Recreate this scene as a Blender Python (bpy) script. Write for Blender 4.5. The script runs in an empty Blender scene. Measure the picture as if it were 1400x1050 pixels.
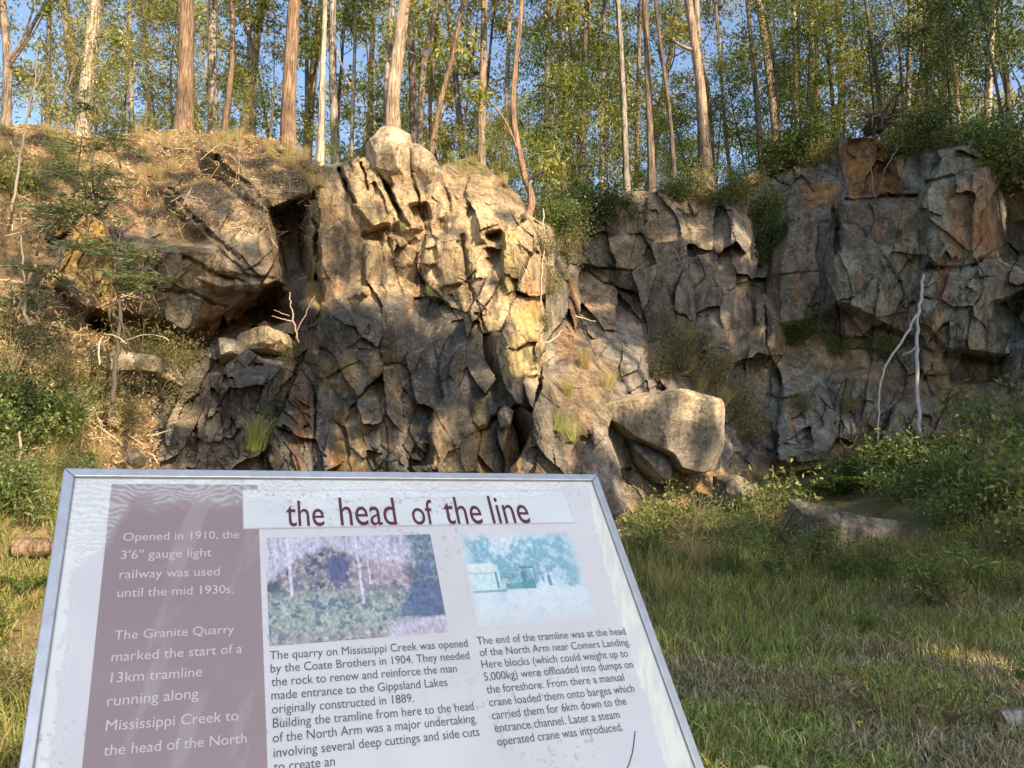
import bpy, math, random
import numpy as np
from mathutils import Vector, Matrix
R = math.radians
rng = np.random.default_rng(7)
random.seed(7)
scene = bpy.context.scene
COL = scene.collection

# ------------------------------------------------------------------ camera, sky, sun, exposure
PITCH = R(8.0); FPX = 1057.0; CAM_H = 1.5
cam_d = bpy.data.cameras.new("camera"); cam = bpy.data.objects.new("camera", cam_d); COL.objects.link(cam)
cam.location = (0, 0, CAM_H); cam.rotation_euler = (R(90) + PITCH, 0, 0)
cam_d.sensor_width = 36.0; cam_d.lens = 36.0 * FPX / 1400.0; cam_d.clip_start = 0.05; cam_d.clip_end = 2000
scene.camera = cam
SUN_AZ, SUN_EL = R(36), R(31)              # to the right of straight behind the camera
SUN = np.array([math.sin(SUN_AZ) * math.cos(SUN_EL), -math.cos(SUN_AZ) * math.cos(SUN_EL), math.sin(SUN_EL)])
world = bpy.data.worlds.new("World"); scene.world = world; world.use_nodes = True
wn = world.node_tree.nodes; bg = wn["Background"]
sky = wn.new("ShaderNodeTexSky"); sky.sky_type = 'NISHITA'; sky.sun_disc = False
sky.sun_elevation = SUN_EL; sky.sun_rotation = math.atan2(SUN[0], SUN[1])
sky.air_density = 1.0; sky.dust_density = 1.2; sky.ozone_density = 1.2
world.node_tree.links.new(sky.outputs[0], bg.inputs[0]); bg.inputs[1].default_value = 0.148
sun_d = bpy.data.lights.new("sun", 'SUN'); sun = bpy.data.objects.new("sun", sun_d); COL.objects.link(sun)
sun_d.energy = 5.0; sun_d.angle = R(0.5); sun_d.color = (1.0, 0.80, 0.55)
sun.rotation_euler = Vector(SUN).to_track_quat('Z', 'Y').to_euler()
scene.view_settings.view_transform = 'Standard'; scene.view_settings.look = 'None'
scene.view_settings.exposure = 1.02; scene.view_settings.gamma = 1.0

# ------------------------------------------------------------------ helpers
CP, SP = math.cos(PITCH), math.sin(PITCH)
def ray(u, v):
    a = (np.asarray(u, float) - 700) / FPX; b = (525 - np.asarray(v, float)) / FPX
    return np.stack([a, CP - b * SP, SP + b * CP], -1)
def px(u, v, Y):                            # the point on the line of sight at world distance Y
    d = ray(u, v); d = d * (np.asarray(Y) / d[..., 1])[..., None]
    return d + np.array([0, 0, CAM_H])

def vnoise(x, y, seed):
    r = np.random.default_rng(seed); N = 256; tab = r.random((N, N)).astype(np.float32)
    xi = np.floor(x).astype(int); yi = np.floor(y).astype(int); fx = x - xi; fy = y - yi
    fx = fx * fx * (3 - 2 * fx); fy = fy * fy * (3 - 2 * fy)
    g = lambda a, b: tab[a % N, b % N]
    return (g(xi, yi) * (1 - fx) + g(xi + 1, yi) * fx) * (1 - fy) + (g(xi, yi + 1) * (1 - fx) + g(xi + 1, yi + 1) * fx) * fy
def fbm(x, y, scale, octv=4, seed=1, gain=0.5):
    s = 0; a = 1; t = 0; f = 1.0 / scale
    for o in range(octv):
        s = s + a * (vnoise(x * f + 17.3 * o, y * f + 9.1 * o, seed + o) - 0.5) * 2; t += a; a *= gain; f *= 2.03
    return s / t
def sstep(a, b, x):
    t = np.clip((x - a) / (b - a), 0, 1); return t * t * (3 - 2 * t)

class MB:
    def __init__(s): s.V = []; s.F = []; s.C = []; s.n = 0
    def add(s, V, F, col=(0.5, 0.5, 0.5)):
        V = np.asarray(V, float).reshape(-1, 3); F = np.asarray(F, int)
        c = np.asarray(col, float)
        if c.ndim == 1: c = np.tile(c, (len(V), 1))
        s.V.append(V); s.C.append(c); s.F.append(F + s.n); s.n += len(V)
    def mesh(s, name, mat, smooth=False):
        me = bpy.data.meshes.new(name); V = np.concatenate(s.V); C = np.concatenate(s.C)
        idx = np.concatenate([f.ravel() for f in s.F]); tot = np.concatenate([np.full(len(f), f.shape[1]) for f in s.F])
        st = np.concatenate([[0], np.cumsum(tot)[:-1]])
        me.vertices.add(len(V)); me.vertices.foreach_set("co", V.astype(np.float32).ravel())
        me.loops.add(len(idx)); me.loops.foreach_set("vertex_index", idx.astype(np.int32))
        me.polygons.add(len(tot)); me.polygons.foreach_set("loop_start", st.astype(np.int32))
        me.update(calc_edges=True); me.validate()
        at = me.color_attributes.new("Col", 'FLOAT_COLOR', 'POINT')
        at.data.foreach_set("color", np.concatenate([C, np.ones((len(C), 1))], 1).astype(np.float32).ravel())
        me.polygons.foreach_set("use_smooth", np.full(len(me.polygons), smooth))
        if mat: me.materials.append(mat)
        return me
    def build(s, name, mat, parent=None, smooth=False):
        o = bpy.data.objects.new(name, s.mesh(name, mat, smooth)); COL.objects.link(o)
        if parent: o.parent = parent
        return o
def tag(o, label=None, cat=None, group=None, kind=None):
    if label: o["label"] = label
    if cat: o["category"] = cat
    if group: o["group"] = group
    if kind: o["kind"] = kind
    return o
def thing(name, label, cat, loc=(0, 0, 0), group=None):
    o = bpy.data.objects.new(name, None); o.empty_display_size = 0.2; COL.objects.link(o); o.location = loc
    return tag(o, label, cat, group)
def dup(root, loc, rz=0, sc=1.0, label=None, group=None, tilt=(0, 0)):
    r = root.copy(); COL.objects.link(r); r.location = loc; r.rotation_euler = (tilt[0], tilt[1], rz)
    r.scale = (sc, sc, sc) if np.isscalar(sc) else sc
    if label: r["label"] = label
    if group: r["group"] = group
    for ch in root.children:
        c = ch.copy(); COL.objects.link(c); c.parent = r
        for g in ch.children:
            d = g.copy(); COL.objects.link(d); d.parent = c
    return r

def tube(P, rad, n=7, rough=0, seed=0):
    P = np.asarray(P, float); rad = np.broadcast_to(np.asarray(rad, float), (len(P),))
    T = np.gradient(P, axis=0); T /= np.linalg.norm(T, axis=1)[:, None] + 1e-9
    ref = np.array([0.31, 0.9, 0.11]) if abs(T[:, 2]).mean() > 0.6 else np.array([0.05, 0.1, 1.0])
    A = np.cross(T, ref); A /= np.linalg.norm(A, axis=1)[:, None] + 1e-9; B = np.cross(T, A)
    th = np.linspace(0, 2 * np.pi, n, endpoint=False)
    rr = rad[:, None] * np.ones((1, n))
    if rough: rr = rr * (1 + rough * (np.random.default_rng(seed).random((1, n)) - .5 + .5 * (np.random.default_rng(seed + 1).random((len(P), n)) - .5)))
    V = P[:, None] + A[:, None] * (rr * np.cos(th))[..., None] + B[:, None] * (rr * np.sin(th))[..., None]
    m = len(P); i = np.arange(m - 1)[:, None] * n; j = np.arange(n)[None]; k = (np.arange(n) + 1)[None] % n
    F = np.stack([i + j, i + k, i + n + k, i + n + j], -1).reshape(-1, 4)
    V = V.reshape(-1, 3); c0 = len(V); V = np.concatenate([V, P[:1], P[-1:]])
    caps = np.concatenate([np.stack([np.full(n, c0), (np.arange(n) + 1) % n, np.arange(n)], -1),
                           np.stack([np.full(n, c0 + 1), (m - 1) * n + np.arange(n), (m - 1) * n + (np.arange(n) + 1) % n], -1)])
    return V, F, caps
def add_tube(mb, P, rad, n=7, col=(.2, .15, .1), rough=0, seed=0):
    V, F, caps = tube(P, rad, n, rough, seed); off = mb.n
    mb.add(V, F, col); mb.F.append(caps + off)
def smooth_path(P, m=8):
    P = np.asarray(P, float); t = np.linspace(0, len(P) - 1, (len(P) - 1) * m + 1); out = []
    for x in t:
        i = min(int(x), len(P) - 2); f = x - i
        p0, p1, p2, p3 = P[max(i - 1, 0)], P[i], P[i + 1], P[min(i + 2, len(P) - 1)]
        out.append(.5 * ((2 * p1) + (-p0 + p2) * f + (2 * p0 - 5 * p1 + 4 * p2 - p3) * f * f + (-p0 + 3 * p1 - 3 * p2 + p3) * f ** 3))
    return np.array(out)
def unit(v): return v / (np.linalg.norm(v, axis=-1, keepdims=True) + 1e-9)
def add_leaves(mb, C, L, W, cols, r, droop=0.0, axis=None, fold=0.0):
    n = len(C); a = r.normal(size=(n, 3)) if axis is None else axis
    a = unit(a + np.array([0, 0, -droop])); b = unit(np.cross(a, r.normal(size=(n, 3))))
    L = np.broadcast_to(L, (n,))[:, None] * (0.65 + 0.7 * r.random((n, 1))); W = np.broadcast_to(W, (n,))[:, None] * (0.7 + 0.6 * r.random((n, 1)))
    V = np.stack([C, C + a * L * .45 + b * W * .5, C + a * L, C + a * L * .45 - b * W * .5], 1).reshape(-1, 3)
    mb.add(V, np.arange(4 * n).reshape(-1, 4), np.repeat(cols, 4, 0))
def palette(n, cols, r, var=0.18):
    cols = np.asarray(cols, float); c = cols[r.integers(0, len(cols), n)]
    return np.clip(c * (1 + var * r.normal(size=(n, 1))) * (1 + 0.06 * r.normal(size=(n, 3))), 0.004, 0.9)
def add_blades(mb, B, H, W, cols, r, lean=0.5, dirv=None):
    n = len(B); H = np.broadcast_to(H, (n,))[:, None]; W = np.broadcast_to(W, (n,))[:, None]
    th = r.random(n) * 2 * np.pi; d = np.stack([np.cos(th), np.sin(th), 0 * th], -1) * (lean * r.random((n, 1)))
    if dirv is not None: d = d * .6 + dirv
    ph = r.random(n) * np.pi; s = np.stack([np.cos(ph), np.sin(ph), 0 * ph], -1) * W * .5
    M = B + d * H * .35 + np.array([0, 0, 1.]) * H * .6; T = B + d * H * 1.0 + np.array([0, 0, 1.]) * H * (1 - .3 * lean * r.random((n, 1)))
    V = np.stack([B - s, B + s, M + s * .8, M - s * .8, T], 1).reshape(-1, 3); i = np.arange(n)[:, None] * 5
    off = mb.n; mb.add(V, i + np.array([[0, 1, 2, 3]]), np.repeat(cols, 5, 0)); mb.F.append(off + i + np.array([[3, 2, 4]]))

# ------------------------------------------------------------------ materials
def newmat(name):
    m = bpy.data.materials.new(name); m.use_nodes = True; nt = m.node_tree
    return m, nt, nt.nodes["Principled BSDF"]
def attr(nt):
    a = nt.nodes.new("ShaderNodeVertexColor"); a.layer_name = "Col"; return a.outputs[0]
def noise(nt, scale, detail=4, rough=.6, vec=None, dist=0):
    n = nt.nodes.new("ShaderNodeTexNoise"); n.inputs["Scale"].default_value = scale; n.inputs["Detail"].default_value = detail
    n.inputs["Roughness"].default_value = rough; n.inputs["Distortion"].default_value = dist
    if vec is not None: nt.links.new(vec, n.inputs["Vector"])
    return n.outputs[0]
def ramp(nt, val, stops):
    r = nt.nodes.new("ShaderNodeValToRGB"); nt.links.new(val, r.inputs[0]); e = r.color_ramp.elements
    while len(e) < len(stops): e.new(0.5)
    for k, (p, c) in enumerate(stops):
        e[k].position = p; e[k].color = (c, c, c, 1) if np.isscalar(c) else (*c, 1)
    return r.outputs[0]
def mix(nt, a, b, fac, mode='MIX'):
    m = nt.nodes.new("ShaderNodeMix"); m.data_type = 'RGBA'; m.blend_type = mode
    for s, v in ((m.inputs[0], fac), (m.inputs[6], a), (m.inputs[7], b)):
        if hasattr(v, "links"): nt.links.new(v, s)
        elif np.isscalar(v): s.default_value = v
        else: s.default_value = (*v, 1)
    return m.outputs[2]
def bump(nt, h, dist, strength=1.0, nrm=None):
    b = nt.nodes.new("ShaderNodeBump"); b.inputs["Distance"].default_value = dist; b.inputs["Strength"].default_value = strength
    nt.links.new(h, b.inputs["Height"])
    if nrm is not None: nt.links.new(nrm, b.inputs["Normal"])
    return b.outputs[0]
def objco(nt, which="Object"):
    return nt.nodes.new("ShaderNodeTexCoord").outputs[which]
def rock_material():
    m, nt, p = newmat("rock"); co = objco(nt)
    c = attr(nt)
    c = mix(nt, c, ramp(nt, noise(nt, 1.7, 6, .65, co), [(.3, .5), (.7, 1.4)]), 1.0, 'MULTIPLY')
    c = mix(nt, c, ramp(nt, noise(nt, 14, 6, .7, co), [(.25, .42), (.75, 1.55)]), 1.0, 'MULTIPLY')
    c = mix(nt, c, ramp(nt, noise(nt, 48, 3, .8, co), [(.3, .45), (.7, 1.5)]), .9, 'MULTIPLY')
    mp = nt.nodes.new("ShaderNodeMapping"); mp.inputs["Scale"].default_value = (1, 1, .13); nt.links.new(co, mp.inputs[0])
    c = mix(nt, c, ramp(nt, noise(nt, 5.5, 6, .7, mp.outputs[0], .2), [(.36, .45), (.56, 1.15)]), .75, 'MULTIPLY')
    lich = ramp(nt, noise(nt, 5.5, 5, .75, co, .4), [(.57, 0.0), (.63, 1.0)])
    c = mix(nt, c, (.34, .34, .26), mix(nt, (0, 0, 0), lich, .5))
    dark = ramp(nt, noise(nt, 3.1, 6, .75, co, .8), [(.36, 1.0), (.45, 0.0)])
    c = mix(nt, c, (.055, .05, .042), mix(nt, (0, 0, 0), dark, .8))
    nt.links.new(c, p.inputs["Base Color"]); p.inputs["Roughness"].default_value = .88; p.inputs["Specular IOR Level"].default_value = .25
    b1 = bump(nt, noise(nt, 7, 8, .68, co, .3), .045, .7); b2 = bump(nt, noise(nt, 34, 6, .8, co), .03, 1.0, b1)
    nt.links.new(b2, p.inputs["Normal"]); return m
def earth_material(name):
    m, nt, p = newmat(name); co = objco(nt); c = attr(nt)
    c = mix(nt, c, ramp(nt, noise(nt, 3, 6, .7, co), [(.3, .6), (.7, 1.35)]), 1.0, 'MULTIPLY')
    c = mix(nt, c, ramp(nt, noise(nt, 40, 4, .7, co), [(.3, .6), (.7, 1.35)]), 1.0, 'MULTIPLY')
    nt.links.new(c, p.inputs["Base Color"]); p.inputs["Roughness"].default_value = .95; p.inputs["Specular IOR Level"].default_value = .1
    nt.links.new(bump(nt, noise(nt, 25, 6, .7, co), .05), p.inputs["Normal"]); return m
def leaf_material(name, trans=.42, rough=.5):
    m, nt, p = newmat(name); c = attr(nt); nt.links.new(c, p.inputs["Base Color"])
    p.inputs["Roughness"].default_value = rough; p.inputs["Specular IOR Level"].default_value = .35
    t = nt.nodes.new("ShaderNodeBsdfTranslucent"); nt.links.new(mix(nt, c, (1.3, 1.25, .6), 1.0, 'MULTIPLY'), t.inputs[0])
    s = nt.nodes.new("ShaderNodeMixShader"); s.inputs[0].default_value = trans
    nt.links.new(p.outputs[0], s.inputs[1]); nt.links.new(t.outputs[0], s.inputs[2])
    nt.links.new(s.outputs[0], nt.nodes["Material Output"].inputs[0]); return m
def bark_material():
    m, nt, p = newmat("bark"); co = objco(nt)
    mp = nt.nodes.new("ShaderNodeMapping"); mp.inputs["Scale"].default_value = (1, 1, .08); nt.links.new(co, mp.inputs[0])
    c = attr(nt); st = noise(nt, 26, 5, .7, mp.outputs[0], .3)
    c = mix(nt, c, ramp(nt, st, [(.34, .25), (.6, 1.5)]), 1.0, 'MULTIPLY')
    c = mix(nt, c, ramp(nt, noise(nt, 1.6, 4, .6, co), [(.35, .6), (.65, 1.25)]), 1.0, 'MULTIPLY')
    nt.links.new(c, p.inputs["Base Color"]); p.inputs["Roughness"].default_value = .9; p.inputs["Specular IOR Level"].default_value = .15
    nt.links.new(bump(nt, st, .05), p.inputs["Normal"]); return m
def plain(name, rough=.6, metal=0, spec=.5, nscale=30, var=.25, bmp=0):
    m, nt, p = newmat(name); co = objco(nt); c = attr(nt)
    c = mix(nt, c, ramp(nt, noise(nt, nscale, 5, .6, co), [(.3, 1 - var), (.7, 1 + var)]), 1.0, 'MULTIPLY')
    nt.links.new(c, p.inputs["Base Color"]); p.inputs["Roughness"].default_value = rough; p.inputs["Metallic"].default_value = metal
    p.inputs["Specular IOR Level"].default_value = spec
    if bmp: nt.links.new(bump(nt, noise(nt, nscale * 2, 5, .6, co), bmp), p.inputs["Normal"])
    return m
ROCK = rock_material(); EARTH = earth_material("earth"); LEAF = leaf_material("foliage"); BARK = bark_material()
GRASSM = leaf_material("grass_blades", .25, .6); TWIG = plain("twig_wood", .85, 0, .2, 40, .3); PRINT = plain("printed_laminate", .28, 0, .5, 9, .035)
ALU = plain("weathered_aluminium", .42, .85, .5, 60, .1); INK = plain("printed_ink", .5, 0, .3, 50, .03); DEADW = plain("bleached_wood", .8, 0, .2, 30, .3, .01)

# ------------------------------------------------------------------ cliff: base depths, blocks, joints
def rbf(pts):
    P = np.array(pts, float); X = P[:, :2] / 100; n = len(X)
    d = np.linalg.norm(X[:, None] - X[None], axis=-1); K = np.where(d > 0, d * d * np.log(d + 1e-9), 0) + np.eye(n) * .02
    Q = np.c_[np.ones(n), X]; A = np.block([[K, Q], [Q.T, np.zeros((3, 3))]])
    w = np.linalg.solve(A, np.r_[P[:, 2], 0, 0, 0])
    def f(u, v):
        u = np.asarray(u, float) / 100; v = np.asarray(v, float) / 100; s = w[n] + w[n + 1] * u + w[n + 2] * v
        for i in range(n):
            r2 = (u - X[i, 0]) ** 2 + (v - X[i, 1]) ** 2; s = s + w[i] * .5 * r2 * np.log(r2 + 1e-9)
        return s
    return f
base_depth = rbf([(-260,690,7.5),(-260,450,9.5),(-260,150,13),(0,690,8.6),(0,560,9.6),(0,450,11),(0,330,12.6),(0,170,15),
 (100,690,9.8),(100,560,11),(100,450,12.6),(100,330,14),(120,195,16),(230,690,12),(230,560,12.6),(230,480,13.6),(230,330,15),(250,180,17),
 (350,690,12.6),(350,560,13),(350,480,14.2),(350,330,15.5),(370,188,17.5),(430,690,12.6),(430,560,13.2),(430,450,14.2),(430,330,15),(430,220,16),
 (550,690,12.4),(550,560,13),(550,430,13.9),(550,300,14.6),(560,215,15.4),(680,690,12.6),(680,560,13.4),(680,430,14.2),(680,330,14.8),(680,240,16),
 (770,690,13),(770,560,14.5),(770,480,16.2),(790,400,17.8),(790,310,19.5),(870,690,13.8),(870,600,14.8),(870,500,16.8),(870,400,18.2),(870,260,20),
 (1000,690,15),(1000,560,16.8),(1000,430,18.6),(1000,300,19.8),(1000,250,20.6),(1120,690,16.4),(1120,560,17.6),(1120,430,18.4),(1120,300,19),(1120,200,20),
 (1270,690,16),(1270,560,17.2),(1270,430,17.6),(1270,300,18),(1270,195,18.8),(1400,690,15),(1400,500,16.4),(1400,350,17.2),(1400,180,18.5),
 (1660,690,13),(1660,450,14.5),(1660,150,16.5)])
CREST = np.array([(-300,150),(-100,160),(0,172),(60,172),(120,190),(180,182),(230,178),(300,182),(370,189),(400,200),(421,216),(423,234),(427,231),(450,226),(500,215),
 (512,214),(560,236),(600,236),(606,222),(640,218),(665,228),(690,246),(712,268),(722,292),(745,306),(800,312),(832,300),(842,268),(870,262),(915,260),(960,265),(1000,252),(1050,226),
 (1100,206),(1150,188),(1190,186),(1215,196),(1250,202),(1300,194),(1330,188),(1345,215),(1362,222),(1400,200),(1500,170),(1700,150)], float)
def crest(u): return np.interp(u, CREST[:, 0], CREST[:, 1])
STEP = 1.5
us = np.arange(-260, 1640 + 1, STEP); NR = 400
U, T = np.meshgrid(us, np.linspace(0, 1, NR))
VB = 770.0
cr = crest(us) + 5 * fbm(us, us * 0, 26, 4, 5)
V = VB + (cr[None] - VB) * T
WU = U + 3.5 * fbm(U, V, 70, 3, 21) + 1.3 * fbm(U, V, 9, 2, 22); WV = V + 3.5 * fbm(U, V, 70, 3, 31) + 1.3 * fbm(U, V, 9, 2, 32)
D = base_depth(U, V) + .22 * fbm(U, V, 150, 4, 41)

def window(u0, u1, v0, v1, pad):
    i0 = max(int((u0 - pad - us[0]) / STEP), 0); i1 = min(int((u1 + pad - us[0]) / STEP) + 2, len(us))
    if i1 <= i0 + 1: return None
    vv = V[:, (i0 + i1) // 2]
    # rows run from the base (large v) to the crest (small v)
    va = V[:, i0:i1]; ok = (va.min(1) < v1 + pad) & (va.max(1) > v0 - pad); rr = np.where(ok)[0]
    if len(rr) < 2: return None
    return slice(rr[0], rr[-1] + 1), slice(i0, i1)
def polydist(poly, u, v):                    # signed distance, negative inside
    P = np.array(poly, float); dmin = np.full(u.shape, 1e9); ins = np.zeros(u.shape, bool)
    for k in range(len(P)):
        a, b = P[k], P[(k + 1) % len(P)]; e = b - a; t = np.clip(((u - a[0]) * e[0] + (v - a[1]) * e[1]) / (e @ e + 1e-9), 0, 1)
        dmin = np.minimum(dmin, np.hypot(u - a[0] - t * e[0], v - a[1] - t * e[1]))
        c = ((a[1] > v) != (b[1] > v)) & (u < (b[0] - a[0]) * (v - a[1]) / (b[1] - a[1] + 1e-12) + a[0]); ins ^= c
    return np.where(ins, -dmin, dmin)
TINT = np.zeros(U.shape)                     # one random shade per rock block
def block(poly, Yc, gu=0, gv=0, s=5.0, carve=False, tint=None):
    P = np.array(poly, float); c = P.mean(0); w = window(P[:, 0].min(), P[:, 0].max(), P[:, 1].min(), P[:, 1].max(), 70)
    if w is None: return
    u, v = WU[w], WV[w]; d = np.maximum(polydist(poly, u, v), 0)
    f = Yc + gu * (u - c[0]) / 100 + gv * (v - c[1]) / 100
    if carve: D[w] = np.maximum(D[w], f - d * s / 100)
    else:
        nb = f + d * s / 100; hit = nb < D[w]; D[w] = np.minimum(D[w], nb)
        TINT[w] = np.where(hit & (d < 6), rng.normal() if tint is None else tint, TINT[w])
def groove(pts, wid, dep):
    P = np.array(pts, float); w = window(P[:, 0].min(), P[:, 0].max(), P[:, 1].min(), P[:, 1].max(), wid * 3)
    u, v = WU[w] + 5 * fbm(U[w], V[w], 22, 3, 23), WV[w] + 5 * fbm(U[w], V[w], 22, 3, 24); dm = np.full(u.shape, 1e9)
    for a, b in zip(P[:-1], P[1:]):
        e = b - a; t = np.clip(((u - a[0]) * e[0] + (v - a[1]) * e[1]) / (e @ e), 0, 1); dm = np.minimum(dm, np.hypot(u - a[0] - t * e[0], v - a[1] - t * e[1]))
    D[w] += dep * np.clip(1.3 - dm / wid, 0, 1) * (.55 + .9 * vnoise(u / 12, v / 12, 25))

# --- soil-covered overhanging mass on the left and its cave
block([(60,290),(130,192),(300,180),(445,216),(428,262),(376,285),(386,330),(395,385),(300,392),(200,350),(100,300)], 14.9, .25, -1.9, 6)
block([(100,270),(145,262),(155,330),(160,440),(100,395),(70,330)], 13.9, -1.6, -.3, 4)
block([(190,340),(290,345),(320,380),(393,378),(388,392),(335,428),(240,462),(165,440),(180,380)], 13.35, .35, .9, 9)
block([(290,205),(330,225),(440,220),(425,262),(378,286),(340,265)], 15.0, .3, -1.7, 5)
block([(235,262),(300,260),(372,300),(392,380),(340,372),(270,310)], 14.0, .5, -1.6, 5)
block([(140,200),(225,210),(240,262),(290,330),(330,372),(200,345),(130,270)], 14.75, .1, -1.9, 5)
block([(84,388),(104,384),(168,440),(152,452)], 12.3, .5, -.4, 9)
block([(376,290),(424,284),(430,400),(436,436),(400,446),(300,452),(332,430),(398,392)], 16.5, .5, .3, 16, carve=True)
block([(404,400),(432,396),(436,438),(350,446),(330,440)], 18.2, 0, 0, 20, carve=True)
block([(130,440),(180,440),(270,462),(310,470),(260,490),(180,480)], 14.6, 0, 0, 10, carve=True)
groove([(232,258),(262,292),(300,330),(322,352)], 4, .32); groove([(296,214),(322,240),(350,262),(376,290)], 4.5, .34); groove([(375,205),(408,230),(428,240)], 3.5, .25)
groove([(330,385),(290,372),(250,350)], 3, .18); groove([(200,392),(260,400),(310,420)], 3, .2)
# --- buttress
block([(437,233),(468,226),(500,216),(522,262),(528,320),(498,330),(500,398),(445,418),(436,330)], 13.75, .35, -.35, 11, tint=.9)
block([(470,226),(500,214),(515,216),(550,298),(520,318),(488,280)], 13.72, .5, -.5, 6, tint=1.2)
block([(525,224),(560,238),(602,240),(612,262),(624,290),(596,300),(585,318),(556,312),(540,280)], 13.85, .7, -.6, 6, tint=.8)
block([(575,242),(606,224),(650,222),(690,248),(670,264),(628,272)], 14.8, .5, -1.6, 4)
block([(648,270),(672,262),(700,282),(724,312),(720,328),(690,324),(658,328)], 13.9, .7, -1.0, 6, tint=.8)
block([(612,296),(640,276),(655,300),(664,345),(640,372),(608,350)], 13.75, .6, -.5, 6)
block([(596,324),(628,320),(634,384),(602,392)], 13.45, .3, -.25, 7)
block([(502,336),(520,330),(526,352),(518,385),(500,388)], 13.3, .2, 0, 8)
block([(560,310),(592,318),(594,390),(570,398),(548,350)], 13.6, .5, -.3, 6)
block([(640,340),(686,330),(694,400),(640,410)], 13.65, .6, -.2, 6)
block([(683,322),(706,320),(702,398),(690,404)], 13.3, .3, -.1, 10, tint=2)
block([(706,330),(734,336),(742,398),(704,402)], 13.55, 1.0, -.1, 8)
block([(628,400),(700,396),(738,408),(739,506),(706,520),(700,446),(640,442)], 13.3, .45, -.35, 12, tint=1.5)
block([(634,440),(700,440),(706,512),(676,520),(650,470)], 13.05, -.5, .35, 8, tint=-.8)
block([(500,322),(530,312),(548,345),(530,372),(520,330)], 14.3, 0, 0, 9, carve=True); block([(562,285),(580,282),(584,298),(566,304)], 14.5, 0, 0, 12, carve=True)
block([(668,322),(682,320),(682,338),(672,332)], 14.4, 0, 0, 12, carve=True); block([(625,446),(660,500),(664,505),(640,470)], 13.9, 0, 0, 12, carve=True)
groove([(464,230),(474,258),(487,279)], 2.5, .4); groove([(497,222),(505,262)], 2, .3); groove([(514,216),(530,260),(550,300),(556,312)], 3, .5)
groove([(524,224),(533,262),(545,288)], 3, .5); groove([(560,240),(575,290),(580,316)], 2.5, .35); groove([(602,246),(616,292)], 3, .35); groove([(632,322),(640,390),(652,420)], 3.5, .4)
# lower jumble
for a in [([(432,424),(470,416),(505,440),(515,478),(470,492),(436,470)],12.95,.3,.2,6,-.8),([(470,416),(502,398),(560,410),(580,470),(548,484),(520,470)],12.9,.5,-.2,6,-1),
 ([(430,480),(470,486),(490,530),(440,520)],13.0,-.5,.3,6,.4),([(500,486),(530,480),(548,540),(520,556)],12.85,.6,-.3,7,.6),([(560,484),(598,478),(612,560),(590,590),(572,560)],12.75,.7,-.4,7,-1),
 ([(592,556),(618,546),(642,556),(655,645),(590,645)],12.3,.2,-.5,7,1.2),([(648,548),(662,540),(664,600),(654,645),(646,620)],12.2,-.6,-.2,9,1),
 ([(500,552),(548,540),(572,570),(560,612),(522,622)],12.35,.3,-.5,6,.8),([(466,566),(490,560),(506,610),(500,648),(462,645)],12.2,-.5,-.3,8,1),
 ([(405,548),(430,540),(445,575),(420,590)],12.6,-.3,-.4,7,.2),([(424,560),(452,552),(470,600),(450,640),(430,620)],12.4,.4,-.4,7,.6),([(380,600),(420,590),(432,648),(385,648)],12.3,.5,-.6,6,-.7),
 ([(300,490),(345,478),(372,500),(365,540),(320,535)],13.0,-.3,-.7,6,-.3),([(335,530),(366,520),(372,580),(340,600)],12.7,.6,-.4,7,.5),([(600,480),(632,450),(640,530),(618,550)],12.95,-.4,-.2,8,-.3),
 ([(640,520),(690,520),(690,560),(660,560)],12.8,.2,-.6,6,-.6),([(664,560),(690,556),(720,600),(716,650),(668,650)],12.35,-.4,-.5,6,-.2),([(540,470),(560,470),(575,540),(555,545)],12.9,.8,-.1,9,-.5),
 ([(699,524),(734,504),(748,548),(762,582),(748,600),(724,592),(708,560)],12.15,.55,-.55,9,.3),([(720,600),(760,606),(800,650),(780,690),(720,690)],12.3,.6,-1,5,.2),
 ([(742,512),(800,480),(836,540),(824,590),(770,600),(758,560)],13.6,.8,-1.9,4,.6),([(760,470),(850,460),(900,520),(820,530),(760,510)],15.6,.7,-2.4,4,0)]:
    block(a[0], a[1], a[2], a[3], a[4], tint=a[5])
block([(684,562),(702,560),(718,600),(706,616),(690,600)], 13.4, 0, 0, 14, carve=True)
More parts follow.
